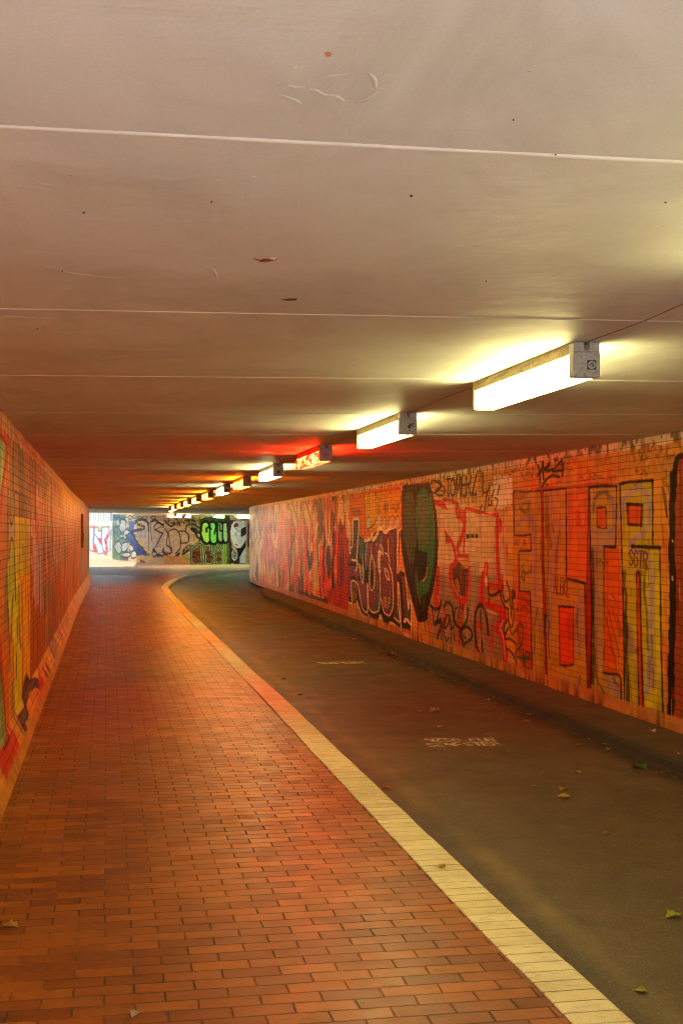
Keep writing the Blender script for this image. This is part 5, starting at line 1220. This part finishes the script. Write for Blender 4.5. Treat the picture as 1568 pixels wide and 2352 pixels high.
# ------------------------------------------------------------------ LEAVES
def leaf_mat(name, c):
    m, nt, b = new_mat(name); n = N(nt); oc = coords(n); nz = noise(n, oc, 60, 4)
    r = ramp(n, nz, [(.35, tuple(v*.6 for v in c)), (.7, c)]); n.l(r.outputs[0], b.inputs['Base Color']); b.inputs['Roughness'].default_value = .55
    return m
LM = {'y':leaf_mat('yellow_leaf', (.85,.62,.08)), 'o':leaf_mat('orange_leaf', (.72,.32,.10)), 'b':leaf_mat('brown_leaf', (.34,.18,.09)), 'g':leaf_mat('green_leaf', (.10,.22,.03)), 'p':leaf_mat('pale_leaf', (.80,.60,.38)), 'k':leaf_mat('dark_leaf', (.05,.03,.02)), 'v':leaf_mat('lime_leaf', (.62,.58,.06))}
def leaf(x, y, size, col, z, label, seed, maple=False, group='fallen leaves on the floor of the tunnel'):
    size *= 1.15
    rr = random.Random(seed); bm = bmesh.new(); n = 14; cen = []
    curl = rr.uniform(.5,.95); bend = rr.uniform(-.5,.5); rows = 5
    half = lambda t: (math.sin(math.pi*min(1, t*1.05))**.8)*(.36 if not maple else .44)*(1+(.28*math.sin(t*19) if maple else .07*math.sin(t*31)))
    grid = []
    for i in range(n+1):
        t = i/n; row = []
        for j in range(rows):
            s = (j/(rows-1)-.5)*2; w = max(.01, half(t))*s
            zc = curl*(abs(s)**1.6)*.28*half(t)/.36 + .22*bend*(t-.5)**2*4*.6 + .02*rr.uniform(-1,1) + abs(bend)*.16
            row.append(bm.verts.new(((t-.5)*size+bend*.1*size*s*s, w*size, max(0.0, zc)*size+.0015)))
        grid.append(row)
    for i in range(n):
        for j in range(rows-1): bm.faces.new((grid[i][j], grid[i+1][j], grid[i+1][j+1], grid[i][j+1]))
    # stalk
    e0 = Vector((-.5*size,0,.004)); e1 = Vector((-.78*size,.06*size,.002)); w = .012*size+.0006
    for dz in (0,): 
        vs = [bm.verts.new(v) for v in (e0+Vector((0,w,0)), e0-Vector((0,w,0)), e1-Vector((0,w,0)), e1+Vector((0,w,0)))]; bm.faces.new(vs)
    r = bmesh.ops.solidify(bm, geom=list(bm.faces), thickness=.0008)
    p = floor_pt(x, y, z)
    o = bm_obj('fallen_leaf', bm, LM[col], smooth=True); o.location = (p[0], p[1], z+.001 if z else .001); o.rotation_euler.z = rr.uniform(0, 6.28)
    tag(o, label, 'leaf', group)
def fr1(x, y): return 764.2+x*.5126, 1435.4+y*.5126
def fr2(x, y): return 764.2+x*.5126, 1837.3+y*.5126
def fr0(x, y): return x*.5126, 1837.3+y*.5126
def fr5(x, y): return 229.6+x*.3662, 1291.8+y*.3662
named = [
 (fr1,1368,640,.115,'g',ZR,'large dark green leaf on the road close to the raised asphalt edge',True),
 (fr1,1237,559,.055,'y',ZR,'bright yellow leaf in the gutter beside the brown curled one',False),
 (fr1,1282,557,.085,'b',ZR,'brown curled leaf in the gutter above the green leaf',True),
 (fr1,1027,738,.065,'y',ZR,'upper one of two yellow leaves lying close together on the road',False),
 (fr1,1035,778,.075,'y',ZR,'lower one of two yellow leaves lying close together on the road',False),
 (fr1,457,388,.10,'p',ZR,'largest pale leaf on the dark road above the writing',True),
 (fr1,387,393,.07,'o',ZR,'orange leaf just left of the largest pale leaf on the road',False),
 (fr1,264,136,.13,'o',ZR,'big curled orange leaf against the raised asphalt edge far down the road',True),
 (fr1,480,460,.055,'p',ZR,'small pale leaf standing on edge just above the road writing',False),
 (fr1,1096,662,.055,'y',ZR,'yellow crinkled leaf left of the green leaf on the road',False),
 (fr2,1525,525,.07,'v',ZR,'yellow and green leaf on the road at the right edge of the picture',True),
 (fr2,1225,152,.045,'o',ZR,'single orange leaf in the dark middle of the near road',False),
 (fr2,1378,862,.05,'v',ZR,'olive leaf on the nearest part of the road beside the pale kerb',False),
 (fr2,485,304,.05,'y',0.006,'yellow leaf lying on the pale kerb stones',False),
 (fr0,52,571,.06,'y',0,'orange-yellow leaf on the brick path by the left wall',True),
 (fr0,608,968,.045,'p',0,'pale leaf scrap on the brick path at the bottom of the picture',False),
 (fr5,1152,483,.10,'y',ZR,'small yellow leaf alone on the grey-lit stretch of far road',False),
 (fr1,590,286,.075,'o',ZR,'orange leaf lying along the foot of the raised asphalt edge, open side up',False),
 (fr1,1550,580,.05,'y',0.0,'yellow leaf on top of the raised asphalt strip at the right',False),
 (fr1,1430,480,.07,'p',0.0,'pale thin leaf on the raised asphalt strip below the black graffiti bar',False),
]
for i, (fn, x, y, s, c, z, lb, mp) in enumerate(named):
    px, py = fn(x, y); leaf(px, py, s, c, z, lb, 100+i, mp)
small = [(435,213,.06,'o'),(445,219,.04,'p'),(255,226,.05,'y'),(725,328,.045,'o'),(746,336,.05,'p'),(732,353,.045,'o'),(800,360,.04,'o'),(748,422,.035,'o'),(902,396,.03,'p'),(1047,455,.035,'o'),(1215,540,.055,'o'),(1350,586,.05,'b'),(1370,608,.035,'o'),(1437,620,.045,'o'),(1440,666,.045,'b'),(1472,662,.05,'o'),(1510,663,.06,'o'),(902,725,.03,'y'),(1273,740,.035,'o'),(785,568,.025,'y'),(680,186,.06,'o'),(78,148,.06,'o'),(70,60,.06,'y'),(98,66,.07,'y'),(120,84,.06,'y'),(1495,650,.04,'b'),(1015,446,.03,'b'),(1335,572,.04,'b'),(495,229,.04,'o'),(545,251,.03,'p')]
for i, (x, y, s, c) in enumerate(small):
    px, py = fr1(x, y); leaf(px, py, s, c, ZR, 'small dry leaf scrap scattered along the road and its gutter', 300+i, False, 'small dry leaf scraps on the road')
for i, (x, y, s, c) in enumerate([(1172,438,.07,'y'),(1158,596,.05,'o'),(1220,324,.1,'o'),(1255,374,.06,'o'),(1555,474,.07,'y')]):
    px, py = fr5(x, y); leaf(px, py, s, c, ZR, 'small dry leaf scrap scattered along the road and its gutter', 400+i, False, 'small dry leaf scraps on the road')

rg = random.Random(77)
for i in range(34):
    near_ = rg.random() < .75
    X = rg.uniform(3.62,3.86) if near_ else rg.uniform(1.72,2.0); Yq = rg.uniform(5.5,17)
    d = X*math.sin(TH)+Yq*math.cos(TH); u = X*math.cos(TH)-Yq*math.sin(TH)
    leaf(CX+F*u/d, HY+(EYE-ZR)*F/d, rg.uniform(.022,.058), rg.choice('oobpyb'), ZR, 'small dry leaf scrap scattered along the road and its gutter', 700+i, False, 'small dry leaf scraps on the road')
# ------------------------------------------------------------------ LIGHT
w = bpy.data.worlds.new("World"); SC.world = w; w.use_nodes = True; nt = w.node_tree
sky = nt.nodes.new('ShaderNodeTexSky'); sky.sky_type = 'NISHITA'; sky.sun_disc = False
SE, SR = R(39), R(183)
sky.sun_elevation = SE; sky.sun_rotation = SR
nt.links.new(sky.outputs[0], nt.nodes['Background'].inputs[0]); nt.nodes['Background'].inputs[1].default_value = .15
sl = bpy.data.lights.new('sun', 'SUN'); sl.energy = 5.0; sl.angle = R(.5); sl.color = (1,.97,.93)
so = bpy.data.objects.new('sun', sl); COL.objects.link(so)
dirv = Vector((math.sin(SR)*math.cos(SE), math.cos(SR)*math.cos(SE), math.sin(SE)))      # towards the sun
so.rotation_euler = dirv.to_track_quat('Z', 'Y').to_euler(); so.location = (0,-20,30)

# ------------------------------------------------------------------ CAMERA
cam = bpy.data.cameras.new('camera'); co_ = bpy.data.objects.new('camera', cam); COL.objects.link(co_)
co_.location = (0,0,EYE); co_.rotation_euler = (R(90), 0, -TH)
cam.sensor_fit = 'VERTICAL'; cam.sensor_height = 36; cam.sensor_width = 24; cam.lens = 36*F/2352
cam.shift_y = 45/2352; cam.clip_start = .05; cam.clip_end = 2000
cam.dof.use_dof = False; cam.dof.focus_distance = 14; cam.dof.aperture_fstop = 13
SC.camera = co_; SC.cycles.pixel_filter_type = 'BLACKMAN_HARRIS'; SC.cycles.filter_width = 1.15
SC.view_settings.view_transform = 'Standard'; SC.view_settings.look = 'None'; SC.view_settings.exposure = 1.17; SC.view_settings.gamma = 1
cy = SC.cycles; cy.use_denoising = True; cy.max_bounces = 8; cy.diffuse_bounces = 6; cy.glossy_bounces = 3
cy.sample_clamp_indirect = 8; cy.caustics_reflective = False; cy.caustics_refractive = False; cy.blur_glossy = .5
